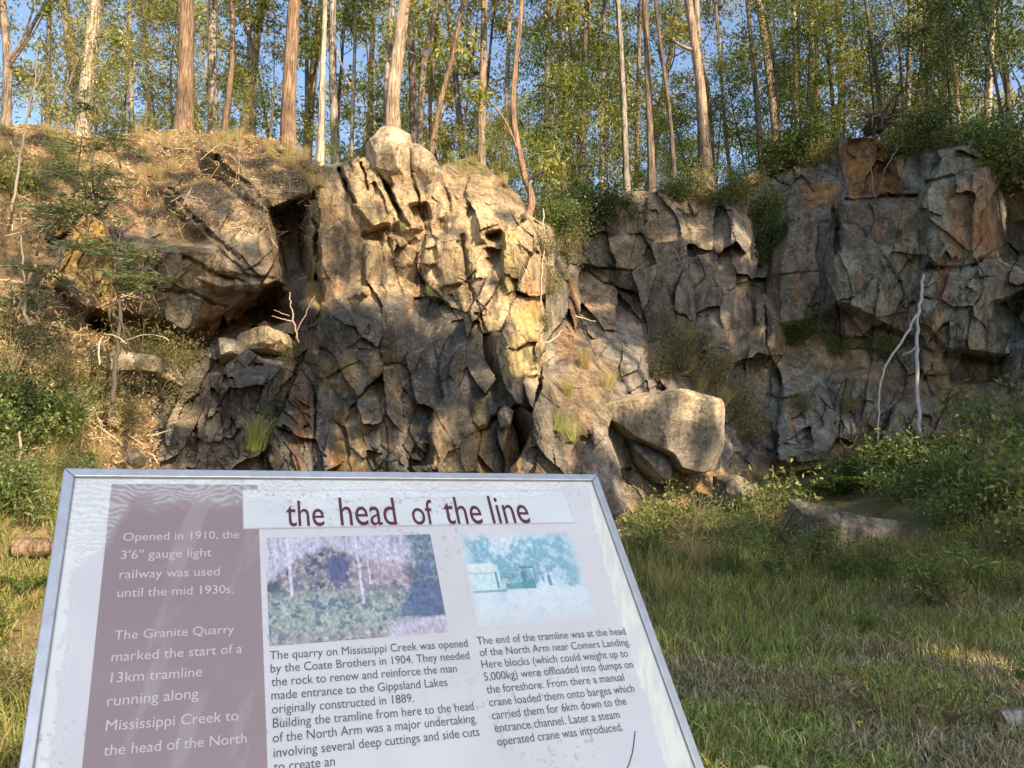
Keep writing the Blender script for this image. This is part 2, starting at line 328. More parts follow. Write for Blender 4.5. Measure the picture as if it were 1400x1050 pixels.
# --- shaded faces in the middle
for a in [([(846,280),(872,268),(888,300),(872,330),(848,322)],18.3,.5,-.4,6),([(884,278),(916,270),(934,308),(930,346),(884,340)],18.0,.6,-.6,6),([(940,290),(992,285),(1000,340),(945,340)],18.8,.3,-.4,6),
 ([(994,290),(1012,284),(1018,340),(1000,350)],18.2,.4,-.2,8),([(848,336),(880,340),(940,358),(990,396),(950,396),(850,362)],17.7,.2,-1.4,5),([(930,352),(970,360),(1006,402),(990,408),(950,385)],17.5,-.3,-1.2,8),
 ([(1002,352),(1012,348),(1020,392),(1010,398)],17.9,-.6,0,9),([(832,400),(870,390),(880,460),(836,470)],17.5,-.4,-.3,6),([(880,395),(925,392),(930,450),(885,460)],17.3,.4,-.4,6),
 ([(990,404),(1030,412),(1060,436),(1050,470),(985,450)],17.3,.4,-1.4,5),([(960,440),(1010,440),(1040,480),(980,490)],17.0,.3,-1.2,6),([(780,330),(830,320),(842,400),(800,420)],18.4,.8,-.3,5),
 ([(800,420),(850,410),(852,470),(800,476)],17.2,.5,-.9,5),([(1080,310),(1138,300),(1134,372),(1068,372)],18.0,.2,-.3,6),([(1070,378),(1130,374),(1120,430),(1066,440)],17.8,.3,-.4,6),
 # the tall face on the right
 ([(1205,200),(1262,208),(1268,268),(1215,272)],18.3,.2,-.3,7),([(1262,206),(1332,190),(1340,228),(1270,256)],17.6,-.2,-.5,7),([(1268,262),(1345,232),(1362,276),(1375,342),(1360,358),(1300,366),(1270,356)],17.1,.2,-.2,8),
 ([(1330,240),(1362,258),(1378,340),(1330,352)],17.0,.6,-.2,8),([(1155,282),(1250,274),(1266,330),(1250,345),(1152,352)],17.9,.3,-.2,7),([(1232,316),(1252,316),(1254,360),(1234,360)],17.55,-.3,0,9),
 ([(1142,354),(1222,330),(1254,360),(1258,420),(1196,432),(1136,424)],17.3,.25,-.3,7),([(1262,372),(1385,350),(1390,408),(1362,420),(1368,488),(1300,486),(1262,430)],16.8,.2,-.3,8),
 ([(1152,436),(1250,426),(1252,466),(1200,462),(1150,470)],17.5,.2,.3,10),([(1256,432),(1284,430),(1298,508),(1262,512)],17.1,-.4,.1,8),([(1312,460),(1372,448),(1376,494),(1340,502),(1310,496)],16.6,.2,.4,10),
 ([(1070,542),(1110,520),(1132,560),(1128,602),(1074,606)],16.7,.3,-.5,6),([(1060,610),(1130,606),(1135,640),(1062,648)],16.3,.2,-.6,6),([(1140,520),(1200,510),(1210,580),(1150,600)],17.0,.4,-.4,6),
 ([(1210,560),(1250,545),(1258,600),(1215,610)],16.6,-.3,-.3,6)]:
    block(*a)
block([(1152,196),(1190,190),(1206,205),(1222,268),(1158,268)], 18.9, 1.4, 0, 9, carve=True)
block([(1362,420),(1400,405),(1410,455),(1374,460)], 18.0, 0, 0, 12, carve=True); block([(1366,230),(1420,240),(1420,360),(1380,345)], 19, 0, 0, 8, carve=True)
block([(1155,428),(1250,468),(1200,478),(1155,475)], 18.4, 0, 0, 9, carve=True); block([(1295,490),(1370,496),(1365,520),(1300,520)], 17.9, 0, 0, 9, carve=True)
groove([(1140,290),(1146,350)], 4, .7); groove([(1158,274),(1200,272),(1250,270)], 3, .5); groove([(1265,250),(1300,238),(1345,226)], 2.5, .3); groove([(1262,366),(1310,368),(1370,352)], 3, .35)
groove([(935,295),(942,345),(950,360)], 4, .6); groove([(880,275),(882,340)], 3, .4)

# soil mask keeps the broken-rock layers off soil, scree and banks
def softmask(poly, feather):
    P = np.array(poly, float); m = np.zeros(U.shape); w = window(P[:, 0].min(), P[:, 0].max(), P[:, 1].min(), P[:, 1].max(), feather * 2 + 14)
    if w is not None: m[w] = 1 - sstep(-feather, feather, polydist(poly, U[w] + 10 * fbm(U[w], V[w], 28, 3, 51), V[w] + 10 * fbm(U[w], V[w], 28, 3, 52)))
    return m
SOIL = np.maximum.reduce([softmask([(-270,100),(130,120),(240,150),(380,160),(450,215),(425,255),(330,240),(290,270),(240,262),(200,310),(120,260),(60,310),(120,420),(160,460),(140,500),(60,540),(210,600),(190,680),(180,780),(-270,780)], 14),
   softmask([(200,300),(240,270),(300,330),(250,350)], 10), softmask([(330,220),(440,215),(420,270),(372,285)], 12) * .7, softmask([(600,205),(690,225),(720,280),(690,275),(650,245),(610,240)], 8) * .8,
   softmask([(748,520),(800,478),(850,500),(830,560),(790,610),(770,600)], 12) * .6, softmask([(380,470),(440,450),(430,520),(380,540)], 8) * .6,
   softmask([(1060,430),(1160,470),(1270,520),(1400,500),(1400,560),(1150,520),(1050,480)], 12) * .6, softmask([(960,640),(1700,560),(1700,800),(860,800),(860,690)], 12)])
ROCKY = 1 - SOIL
def joint(u, v):                             # dip of the joints across the face
    return R(30) if u < 440 else (R(-22) if v > 400 else R(-14)) if u < 760 else R(-8) if u < 1030 else R(3)
SLAB = np.maximum.reduce([1.17 * softmask([(376,286),(426,280),(438,440),(300,456),(334,428),(392,396)], 4), softmask([(437,230),(500,214),(524,320),(500,398),(440,418)], 5), .75 * softmask([(500,212),(605,222),(640,270),(625,300),(560,316),(520,316)], 6), .8 * softmask([(648,266),(700,280),(726,322),(660,330)], 6), .8 * softmask([(598,300),(655,290),(668,345),(635,390),(600,392)], 6),
    .85 * softmask([(684,320),(706,320),(703,400),(690,404)], 4), .7 * softmask([(690,400),(738,408),(738,506),(706,520)], 5), .75 * softmask([(1268,258),(1345,232),(1380,345),(1270,362)], 7), .7 * softmask([(1150,195),(1200,188),(1222,270),(1158,270)], 6), .5 * softmask([(1040,200),(1420,200),(1420,560),(1040,560)], 20),
    .6 * softmask([(592,556),(642,552),(656,648),(590,648)], 5), .6 * softmask([(742,512),(800,480),(836,540),(824,600),(770,610)], 8), .8 * softmask([(130,200),(300,205),(440,215),(425,262),(378,288),(395,385),(335,430),(240,462),(165,440),(150,330)], 8)])
def cells(spacing, seed, aniso, extra=0.0):
    """straight-sided joint blocks: jittered cells in coordinates turned to the local joint direction"""
    ident = np.zeros(U.shape, int); edge = np.zeros(U.shape); pair = np.zeros(U.shape)
    for z, (lo, hi, ang) in enumerate(((-1e9, 435, 28), (435, 640, -24), (640, 770, -10), (770, 1035, -12), (1035, 1e9, 4))):
        ub = WU + .35 * (V - 430) * (V > 380) + 22 * fbm(U, V, 60, 3, 65); m = (ub >= lo) & (ub < hi)
        if not m.any(): continue
        c, s_ = math.cos(R(ang) + extra), math.sin(R(ang) + extra); wx, wy = (WU + 26 * fbm(U, V, 170, 2, seed + 3) + 20 * fbm(U, V, 75, 2, seed + 4))[m], (WV + 26 * fbm(U, V, 170, 2, seed + 5) + 20 * fbm(U, V, 75, 2, seed + 6))[m]; x = (wx * c + wy * s_) / spacing + 100; y = (-wx * s_ + wy * c) / (spacing * aniso) + 100
        r = np.random.default_rng(seed * 10 + z); J = r.random((512, 512, 2)); xi, yi = np.floor(x).astype(int), np.floor(y).astype(int)
        d1 = np.full(x.shape, 1e9); d2 = d1.copy(); i1 = np.zeros(x.shape, int); i2 = i1.copy()
        for a in (-2, -1, 0, 1, 2):
            for b in (-2, -1, 0, 1, 2):
                k, l = (xi + a) % 512, (yi + b) % 512; jx, jy = J[k, l, 0], J[k, l, 1]
                d = np.abs(xi + a + .1 + .8 * jx - x) * .6 + np.hypot(xi + a + .1 + .8 * jx - x, yi + b + .1 + .8 * jy - y); q = k * 512 + l
                n1 = d < d1; n2 = (~n1) & (d < d2)
                d2 = np.where(n1, d1, np.where(n2, d, d2)); i2 = np.where(n1, i1, np.where(n2, q, i2)); d1 = np.where(n1, d, d1); i1 = np.where(n1, q, i1)
        ident[m] = i1 + z * 262144; edge[m] = (d2 - d1) * spacing * .5; pair[m] = ((i1 * 7919 + i2 * 7919) % 1000) / 1000.
    u_, inv = np.unique(ident, return_inverse=True); return inv.reshape(U.shape), edge, pair, len(u_)
def planar(D0, inv, n, wt):
    """least squares plane of the depth inside every cell"""
    f = inv.ravel(); w = wt.ravel() + 1e-4; x = U.ravel() / 100; y = V.ravel() / 100; z = D0.ravel(); S = lambda q: np.bincount(f, q * w, n)
    n0 = S(np.ones_like(x)); mx, my, mz = S(x) / n0, S(y) / n0, S(z) / n0; X, Y, Z = x - mx[f], y - my[f], z - mz[f]
    xx, yy, xy, xz, yz = S(X * X) + 1e-3, S(Y * Y) + 1e-3, S(X * Y), S(X * Z), S(Y * Z); det = xx * yy - xy * xy + 1e-6
    a, b = np.clip((xz * yy - yz * xy) / det, -4.5, 4.5), np.clip((yz * xx - xz * xy) / det, -4.5, 4.5); return (mz[f] + a[f] * X + b[f] * Y).reshape(U.shape), X.reshape(U.shape), Y.reshape(U.shape)
FREE = ROCKY * (1 - .85 * SLAB)
r_ = np.random.default_rng(77)
inv, ed, pr_, n = cells(84, 11, 1.6); PL, X_, Y_ = planar(D, inv, n, ROCKY); off = r_.normal(size=n) * .17
D = D + FREE * (.85 * (PL - D) + off[inv]) + FREE * .16 * np.clip(1.15 - ed / 3.2, 0, 1) * (pr_ < .3)
TINT = r_.normal(size=n)[inv]; HUE = r_.normal(size=n)[inv] * .8
inv, ed, pr_, n = cells(37, 12, 1.45, .16); PL, X_, Y_ = planar(D, inv, n, ROCKY); act = (r_.random(n) < .62).astype(float); of = r_.normal(size=n) * .10; gx_, gy_ = r_.normal(size=n) * .55, r_.normal(size=n) * .55 - .2
D = D + FREE * (.6 * act[inv] * (PL - D) + act[inv] * (of[inv] + gx_[inv] * X_ + gy_[inv] * Y_)) + ROCKY * (1 - .6 * SLAB) * .07 * np.clip(1.1 - ed / 2.4, 0, 1) * (pr_ < .16)
TINT = TINT * .7 + act[inv] * r_.normal(size=n)[inv] * .7; HUE = HUE * .7 + act[inv] * r_.normal(size=n)[inv] * .7
inv, ed, pr_, n = cells(15, 13, 1.4, -.2); _, X_, Y_ = planar(D, inv, n, ROCKY); act = (r_.random(n) < .55) * 1.0; of = r_.normal(size=n) * .045; gx_, gy_ = r_.normal(size=n) * .5, r_.normal(size=n) * .5 - .15
jag = sstep(-.15, .25, fbm(U, V, 80, 3, 66))
D = D + FREE * jag * act[inv] * (of[inv] + gx_[inv] * X_ + gy_[inv] * Y_); TINT = TINT + .4 * jag * act[inv] * r_.normal(size=n)[inv]
inv, ed, pr_, n = cells(7, 14, 1.2, .4); D = D + FREE * sstep(-.1, .2, fbm(U, V, 55, 3, 67)) * ((r_.random(n) < .35) * r_.normal(size=n) * .025)[inv]
D += ROCKY * (.022 * fbm(U, V, 10, 4, 61) + .03 * fbm(U, V, 60, 3, 62)) + SOIL * (.16 * fbm(U, V, 30, 5, 63) + .05 * fbm(U, V, 7, 2, 64))

# --- rock colours, with some sun and shade painted into them
def lay(c, col, m): return c + (np.asarray(col) - c) * np.clip(m, 0, 1)[..., None]
N1 = fbm(U, V, 90, 4, 71); N2 = fbm(U, V, 26, 4, 72); N3 = fbm(U * 1.4, V * .5, 40, 4, 73)
C = np.ones(U.shape + (3,)) * np.array([.20, .17, .132])
C = lay(C, (.36, .29, .20), sstep(-.1, .5, N1) * .7); C = lay(C, (.17, .165, .155), sstep(.05, .5, N2) * .6)
C = lay(C, (.36, .255, .155), sstep(.5, 1.6, HUE) * .7 * (1 - .6 * SLAB)); C = lay(C, (.27, .225, .205), sstep(.4, 1.5, -HUE) * .6)
C = C * (1 + .21 * np.clip(TINT, -2, 2))[..., None]
C = lay(C, (.50, .365, .205), softmask([(430,220),(510,200),(640,215),(740,290),(742,520),(690,520),(640,440),(560,400),(440,420)], 18) * .8)  # tan buttress, warmed in the colour for the sun on it
C = lay(C, (.36, .27, .165), softmask([(130,200),(300,205),(440,215),(425,262),(378,288),(395,385),(330,400),(200,350)], 14) * .7)
C = lay(C, (.115, .108, .10), softmask([(380,455),(430,425),(600,400),(640,450),(690,520),(720,640),(560,660),(300,660),(300,500)], 18) * .72)  # grey lower rock, made darker to carry its shade in the colour
C = lay(C, (.20, .17, .138), softmask([(1050,250),(1400,190),(1700,150),(1700,700),(1060,660)], 30) * .5)
C = lay(C, (.29, .30, .235), softmask([(1140,350),(1250,330),(1400,350),(1390,500),(1260,470),(1140,430)], 16) * (.35 + .6 * sstep(0, .3, N2)))
C = lay(C, (.27, .28, .22), softmask([(1240,200),(1335,185),(1320,250),(1270,360),(1255,360)], 10) * .6); C = lay(C, (.28, .30, .25), softmask([(1060,520),(1140,510),(1230,560),(1120,650),(1050,650)], 20) * .6 * sstep(-.2, .3, N2))
for poly, col, f, k in [([(1150,195),(1200,188),(1225,215),(1222,270),(1160,272)],(.36,.17,.05),6,.9),([(1290,250),(1350,235),(1378,345),(1300,365)],(.33,.20,.11),8,.75),([(1222,270),(1262,270),(1262,330),(1230,330)],(.33,.20,.10),8,.6),
  ([(1100,250),(1142,252),(1140,285),(1095,285)],(.36,.18,.06),6,.8),([(1256,430),(1286,430),(1298,505),(1262,510)],(.33,.19,.09),5,.8),([(1152,430),(1240,425),(1250,466),(1150,460)],(.27,.2,.13),6,.7),([(1222,325),(1252,320),(1256,372),(1225,372)],(.27,.19,.1),4,.7),
  ([(425,228),(444,232),(440,425),(420,415)],(.40,.27,.10),4,.8),([(436,270),(456,265),(470,300),(440,310)],(.46,.24,.09),6,.8),([(440,310),(500,300),(500,395),(440,400)],(.40,.24,.12),10,.6),
  ([(682,320),(706,318),(704,400),(686,404)],(.55,.42,.17),5,.85),([(700,430),(740,410),(740,505),(690,520)],(.55,.41,.15),8,.75),([(70,300),(150,290),(160,440),(100,400)],(.42,.26,.06),8,.85),
  ([(300,420),(395,385),(400,430),(310,460),(240,462)],(.30,.13,.05),8,.7),([(460,560),(500,560),(505,648),(460,648)],(.42,.28,.12),8,.7),([(595,556),(645,552),(655,645),(590,645)],(.45,.33,.19),10,.7),([(500,545),(560,545),(560,615),(520,620)],(.40,.31,.21),8,.7),
  ([(500,480),(548,478),(550,545),(510,560)],(.36,.24,.10),8,.6),([(646,545),(664,540),(660,645),(648,645)],(.45,.30,.13),4,.7),([(425,480),(480,490),(500,540),(440,530)],(.38,.25,.1),8,.5),([(692,560),(720,600),(716,650),(690,640)],(.33,.19,.08),6,.7),
  ([(925,350),(1000,400),(960,395)],(.36,.26,.18),6,.6),([(1000,340),(1020,345),(1020,398),(1004,396)],(.40,.29,.19),4,.8),([(845,285),(880,275),(870,325),(848,330)],(.38,.27,.18),6,.6),([(1035,430),(1066,320),(1060,420)],(.36,.24,.12),5,.5),
  ([(980,640),(1010,600),(1030,690),(940,690)],(.36,.30,.2),8,.6),([(790,390),(825,390),(830,440),(780,470)],(.36,.28,.17),8,.5)]:
    C = lay(C, col, softmask(poly, f) * k * (.65 + .5 * sstep(-.5, .4, N3)))  # stains and tones, plus pale patches with spots of sun painted in
C = C * (1 - .14 * softmask([(830,255),(1040,225),(1150,180),(1340,180),(1700,150),(1700,700),(1030,660),(1000,560),(850,520),(760,470),(770,330)], 25) - .22 * softmask([(380,455),(430,425),(600,400),(640,450),(690,510),(690,640),(560,680),(250,680),(250,520)], 22))[..., None]  # middle, right and lower rock darkened: shade put into the colour
C = lay(C, (.34, .145, .045), ROCKY * sstep(.28, .5, N3) * .45); C = lay(C, (.05, .048, .042), ROCKY * sstep(.34, .5, fbm(U * 1.6, V * .55, 30, 4, 76)) * .6)
soilc = lay(np.ones(U.shape + (3,)) * np.array([.25, .17, .085]), (.40, .285, .14), sstep(.1, .4, fbm(U, V, 16, 4, 74)))
soilc = lay(soilc, (.13, .085, .045), sstep(-.05, .35, fbm(U, V, 30, 5, 75)) * .85); soilc = lay(soilc, (.23, .22, .09), sstep(.1, .5, fbm(U, V, 60, 4, 77)) * .5 * sstep(520, 640, V))
C = lay(C, soilc, SOIL)
C = lay(C, (.16, .15, .045), softmask([(605,212),(650,214),(680,236),(640,240)], 5) * .8)
# --- one sheet: face, then the wooded top running back from its rim
P = px(U, V, D)
KB = 44; tops = P[-1]; rows = []
for k in range(1, KB):
    s = .12 * k + 62 * (k / (KB - 1)) ** 2.4; Y = tops[:, 1] + s
    sm = 1 - math.exp(-s / 3.0); zs = np.convolve(np.pad(tops[:, 2], 60, mode='edge'), np.ones(121) / 121, 'valid')
    z = tops[:, 2] * (1 - sm) + zs * sm - .25 * (1 - math.exp(-s * 1.2)) + .055 * s + .25 * sm * fbm(tops[:, 0] * 1.0 + 50, Y, 4, 3, 81)
    rows.append(np.stack([tops[:, 0] * (Y / tops[:, 1]), Y, z], -1))
TOPZ = np.array(rows)                        # for standing trees on
G = np.concatenate([P, np.array(rows)]); tc = np.array([.24, .18, .085]) * (1 + .3 * fbm(np.tile(us, (KB - 1, 1)), np.arange(KB - 1)[:, None] * 30., 40, 3, 82))[..., None]
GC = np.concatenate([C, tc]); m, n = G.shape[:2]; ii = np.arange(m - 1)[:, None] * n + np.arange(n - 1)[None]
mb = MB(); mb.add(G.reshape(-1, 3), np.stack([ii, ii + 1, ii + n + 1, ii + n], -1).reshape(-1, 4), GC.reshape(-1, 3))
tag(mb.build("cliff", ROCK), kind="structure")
def topz(x, y):                              # height of the wooded top under (x, y)
    d = (TOPZ[..., 0] - x) ** 2 + (TOPZ[..., 1] - y) ** 2; k = np.unravel_index(np.argmin(d), d.shape); return TOPZ[k][2]
def face(u, v):                              # point on the finished face seen at (u, v)
    i = int(np.clip((u - us[0]) / STEP, 0, len(us) - 1)); t = (v - VB) / (cr[i] - VB); j = int(np.clip(t * (NR - 1), 0, NR - 1)); return P[j, i]

# ------------------------------------------------------------------ ground
def gz(x, y):
    x = np.asarray(x, float); y = np.asarray(y, float)
    z = .09 * fbm(x + 40, y + 40, 2.2, 4, 91) + .10 * fbm(x, y, 6, 2, 92)
    z = z + 1.35 * sstep(8.5, 15.5, y + .35 * np.clip(x - 4, 0, 12)) + .9 * sstep(11, 17, y + .9 * np.clip(x - 5, 0, 12)) * sstep(4, 8, x)
    z = z + 1.5 * sstep(4.8, 9.0, y + .45 * np.clip(-x - 3.5, -2, 6)) * sstep(-.43, -.56, x / np.maximum(y, 1))
    return z
gx = np.concatenate([np.linspace(-150, -16, 30), np.arange(-15.9, 16, .1), np.linspace(16.1, 150, 30)]); gy = np.concatenate([np.linspace(-150, -2, 30), np.arange(-1.9, 17, .1), np.linspace(17.2, 60, 20)])
GX, GY = np.meshgrid(gx, gy); n1 = fbm(GX, GY, 1.3, 5, 95); n2 = fbm(GX, GY, .35, 3, 96)
gc = np.ones(GX.shape + (3,)) * np.array([.14, .13, .06]); gc = lay(gc, (.17, .13, .07), sstep(0, .4, n1) * .7); gc = lay(gc, (.26, .21, .13), sstep(.15, .5, n2) * .5)
gc = lay(gc, (.30, .21, .10), sstep(-2.5, -4, GX) * sstep(5, 7, GY) * .8)
mb = MB(); m, n = GX.shape; ii = np.arange(m - 1)[:, None] * n + np.arange(n - 1)[None]
mb.add(np.stack([GX, GY, gz(GX, GY)], -1).reshape(-1, 3), np.stack([ii, ii + 1, ii + n + 1, ii + n], -1).reshape(-1, 4), gc.reshape(-1, 3))
tag(mb.build("ground", EARTH, None, True), kind="structure")

# ------------------------------------------------------------------ boulders
def boulder(name, poly, Y, thick, label, col=(.3, .25, .19), seed=1, cuts=9, patches=(), sunlit_top=None, group=None):
    r = np.random.default_rng(seed); W = px(np.array([p[0] for p in poly]), np.array([p[1] for p in poly]), Y); c = W.mean(0)
    c[1] = Y + thick * .35
    import bmesh
    bm = bmesh.new(); bmesh.ops.create_icosphere(bm, subdivisions=6, radius=1.0); Vv = np.array([v.co[:] for v in bm.verts]); F = np.array([[v.index for v in f.verts] for f in bm.faces]); bm.free()
    Px = W[:, 0] - c[0]; Pz = W[:, 2] - c[2]; th = np.arctan2(Vv[:, 2], Vv[:, 0]); dx, dz = np.cos(th), np.sin(th); rad = np.zeros(len(Vv))
    for k in range(len(Px)):
        a = np.array([Px[k], Pz[k]]); b = np.array([Px[(k + 1) % len(Px)], Pz[(k + 1) % len(Px)]]); e = b - a
        den = dx * (-e[1]) + dz * e[0]; den = np.where(abs(den) < 1e-9, 1e-9, den)
        t = (a[0] * (-e[1]) + a[1] * e[0]) / den; s = np.where(abs(e[0]) > abs(e[1]), (t * dx - a[0]) / (e[0] if abs(e[0]) > 1e-9 else 1e-9), (t * dz - a[1]) / (e[1] if abs(e[1]) > 1e-9 else 1e-9))
        ok = (t > 0) & (s >= -1e-6) & (s <= 1 + 1e-6); rad = np.where(ok, np.maximum(rad, t), rad)
    rho = np.hypot(Vv[:, 0], Vv[:, 2]); sup = np.minimum(1, rho ** .8 * 1.25); X = rad * sup * dx; Z = rad * sup * dz; Yy = np.sign(Vv[:, 1]) * np.abs(Vv[:, 1]) ** .8 * thick
    Q = np.stack([X, Yy, Z], -1); R0 = np.hypot(Px, Pz).mean()
    for k in range(cuts):
        nn = unit(np.array([r.normal() * .8, -abs(r.normal()) * .8 - .15, r.normal() * .8])); dd = r.uniform(.36, .72) * (Q @ nn).max()
        ov = np.maximum(Q @ nn - dd, 0); Q = Q - ov[:, None] * nn * .93
    for k in range(12):
        nn = unit(r.normal(size=3)); nn[1] = -abs(nn[1]); dd = r.uniform(.72, .92) * (Q @ nn).max(); ov = np.maximum(Q @ nn - dd, 0); Q = Q - ov[:, None] * nn
    for ax, src in ((0, Px), (2, Pz)):        # the cuts must not shrink the outline
        lo, hi = Q[:, ax].min(), Q[:, ax].max(); Q[:, ax] = src.min() + (Q[:, ax] - lo) / (hi - lo) * (src.max() - src.min())
    q = Q / R0 * 3; Q = Q + unit(Q) * (R0 * .035 * (fbm(q[:, 0] + q[:, 1] + 30, q[:, 2] - q[:, 1] * .6 + 30, 1.2, 5, seed))[:, None])
    cc = np.tile(np.array(col, float), (len(Q), 1)) * (1 + .45 * fbm(q[:, 0] + 9, q[:, 2] + q[:, 1] + 9, 1.5, 3, seed + 3))[:, None]
    if sunlit_top is not None: cc = lay(cc, sunlit_top, sstep(.1, .5, Q[:, 2] / R0 + .3 * fbm(q[:, 0] + 5, q[:, 1] + 5, 1., 3, seed + 5)))  # upper part laid paler, sunlight put into the colour
    mb = MB(); mb.add(Q, F, cc); o = mb.build(name, ROCK); o.location = c
    return tag(o, label, "boulder", group)
boulder("boulder", [(494,214),(496,180),(504,156),(516,148),(534,156),(550,170),(557,196),(566,236),(556,246),(526,236),(508,222)], 13.7, .55, "tall rounded tan boulder perched on top of the rock buttress", (.52,.41,.265), 11, 7)
boulder("boulder", [(551,200),(560,188),(577,188),(592,204),(606,236),(602,248),(575,252),(556,240)], 13.9, .5, "squat brown block wedged right beside the perched boulder", (.44,.33,.215), 12, 8)
boulder("boulder", [(797,556),(826,536),(880,532),(930,536),(968,548),(986,580),(1000,606),(984,640),(950,646),(928,640),(918,622),(880,600),(850,588)], 13.7, 1.1, "big flat topped fallen boulder at the foot of the cliff, right of the sign", (.34,.285,.225), 41, 2, sunlit_top=(.50,.39,.25))  # top painted paler for the sun falling on it
boulder("boulder", [(866,602),(900,606),(930,622),(926,644),(912,662),(880,658)], 13.7, .5, "small grey block under the left edge of the big flat topped boulder", (.24,.21,.18), 14, 9)
boulder("boulder", [(788,620),(800,596),(826,582),(842,604),(856,640),(862,700),(820,720),(790,690)], 12.6, .8, "pinkish grey boulder just behind the right top corner of the sign", (.24,.20,.17), 15, 10)
boulder("boulder", [(286,470),(296,456),(318,462),(332,480),(322,494),(296,494)], 13.3, .4, "rounded grey boulder on the ledge below the cave", (.30,.26,.20), 16, 6)
boulder("boulder", [(314,470),(328,452),(352,448),(386,450),(404,466),(396,482),(352,484),(338,478)], 13.6, .55, "pale sunlit boulder lying in the mouth of the cave", (.46,.36,.22), 17, 6)
boulder("boulder", [(205,505),(222,496),(240,512),(238,526),(206,520)], 12.4, .3, "small pale stone on the slope under the overhang", (.42,.33,.21), 18, 6)
boulder("boulder", [(122,482),(150,474),(196,484),(205,500),(160,506),(125,500)], 11.6, .5, "long pale stone behind the thin dead sapling on the left", (.38,.31,.21), 19, 6)
boulder("boulder", [(168,620),(182,612),(192,624),(188,640),(170,640)], 10.8, .2, "little round stone above the left top corner of the sign", (.3,.25,.17), 20, 5)
boulder("rock_slab", [(1076,720),(1084,692),(1104,682),(1130,690),(1170,708),(1220,720),(1268,726),(1290,744),(1290,784),(1230,790),(1150,788),(1080,770)], 11.8, .5, "long low weathered rock slab lying in the scrub below the right cliff", (.19,.16,.125), 27, 4)["category"] = "rock slab"
boulder("boulder", [(985,650),(1010,648),(1040,665),(1030,690),(985,690)], 13.8, .5, "pale half buried rock right of the big flat topped boulder", (.22,.185,.14), 22, 6)
boulder("boulder", [(680,565),(690,552),(702,560),(698,582),(684,584)], 12.2, .25, "small knobbly stone beside the leaning block left of the sunlit bank", (.31,.26,.19), 23, 6)

# ------------------------------------------------------------------ trees
EUC = [(.27,.29,.10),(.21,.24,.09),(.33,.325,.105),(.15,.18,.085),(.38,.36,.14)]
GRN = [(.15,.20,.045),(.10,.145,.035),(.22,.25,.06)]
DRK = [(.06,.09,.032),(.08,.11,.035),(.045,.07,.03)]
YEL = [(.38,.32,.08),(.30,.27,.065),(.44,.37,.11),(.23,.23,.06)]
def limb(p, d, L, r, n=6, lift=.35, wob=.16):
    pts = [p]; d = unit(d)
    for k in range(n):
        d = unit(d + np.array([0, 0, lift / n]) + r.normal(size=3) * wob); pts.append(pts[-1] + d * L / n)
    return np.array(pts)
def foliage(mb, c, rad, n, cols, r, L=.17, W=.05, droop=.7, flat=.75):
    c = np.asarray(c); k = r.normal(size=(n, 3)); k = unit(k) * (r.random((n, 1)) ** .8) * rad; k[:, 2] *= flat
    add_leaves(mb, c + k, L, W, palette(n, cols, r) * r.uniform(.65, 1.3), r, droop)
def proto_tree(seed, H, rad, low, cols, barkc, nl=13, leaves=5200, LL=(1.6, 3.6), L=.2, W=.065, lean=.05):
    r = np.random.default_rng(seed); root = thing("eucalyptus_tree", "", "tree")
    tb, cb = MB(), MB(); ax = limb(np.zeros(3) - [0, 0, .6], np.array([r.normal() * lean, r.normal() * lean, 1.]), H, r, 12, .1, .035)
    rr = rad * (1 - .8 * np.linspace(0, 1, len(ax)) ** 1.1); rr[0] *= 1.35
    bc = np.array(barkc); add_tube(tb, smooth_path(ax, 3), np.interp(np.linspace(0, 1, (len(ax) - 1) * 3 + 1), np.linspace(0, 1, len(ax)), rr), 8, bc, .25, seed)
    ends = [ax[-1]]
    for k in range(nl):
        f = low + (1 - low) * (k + r.random()) / nl; q = f * (len(ax) - 1); i = min(int(q), len(ax) - 2); p = ax[i] + (ax[i + 1] - ax[i]) * (q - i)
        th = k * 2.4 + r.normal() * .5; Lk = r.uniform(*LL) * (1.15 - .55 * f)
        pts = limb(p, np.array([math.cos(th), math.sin(th), r.uniform(.1, .9)]), Lk, r); rk = rr[i] * .38
        add_tube(tb, pts, np.linspace(rk, rk * .2, len(pts)), 5, bc * 1.1); ends += [pts[-1], pts[-3] + r.normal(size=3) * .3]
        for s in range(3):
            j = r.integers(2, len(pts)); sub = limb(pts[j], pts[j] - pts[j - 1] + r.normal(size=3) * .25, Lk * .4, r, 4)
            add_tube(tb, sub, np.linspace(rk * .35, rk * .08, len(sub)), 4, bc); ends.append(sub[-1])
    per = leaves // len(ends)
    for e in ends: foliage(cb, e, r.uniform(.5, 1.0), int(per * r.uniform(.5, 1.5)), cols, r, L, W)
    tb.build("trunk", BARK, root, True); cb.build("crown", LEAF, root)
    return root
GROUPB = "slender trees of the wood on top of the cliff"
protos = [proto_tree(201, 17, .17, .30, EUC, (.20,.16,.12)), proto_tree(202, 20, .20, .38, EUC + YEL[:1], (.27,.22,.17)), proto_tree(203, 15, .12, .22, YEL + EUC[:2], (.17,.13,.10)),
          proto_tree(204, 18, .15, .28, EUC, (.30,.26,.21)), proto_tree(205, 13, .10, .15, GRN + EUC[:2], (.14,.11,.085)), proto_tree(206, 16, .13, .2, DRK + EUC[:2], (.12,.10,.08))]
protos2 = [proto_tree(231, 9, .07, .12, YEL + EUC, (.2,.17,.12), 12, 4500, (1., 2.2), .13, .045), proto_tree(232, 7, .06, .08, GRN + YEL[1:2], (.16,.13,.1), 12, 4500, (.9, 1.9), .13, .045),
           proto_tree(233, 8, .06, .05, DRK + GRN[:2], (.12,.1,.08), 14, 5200, (1., 2.0), .13, .045)]
used = {}
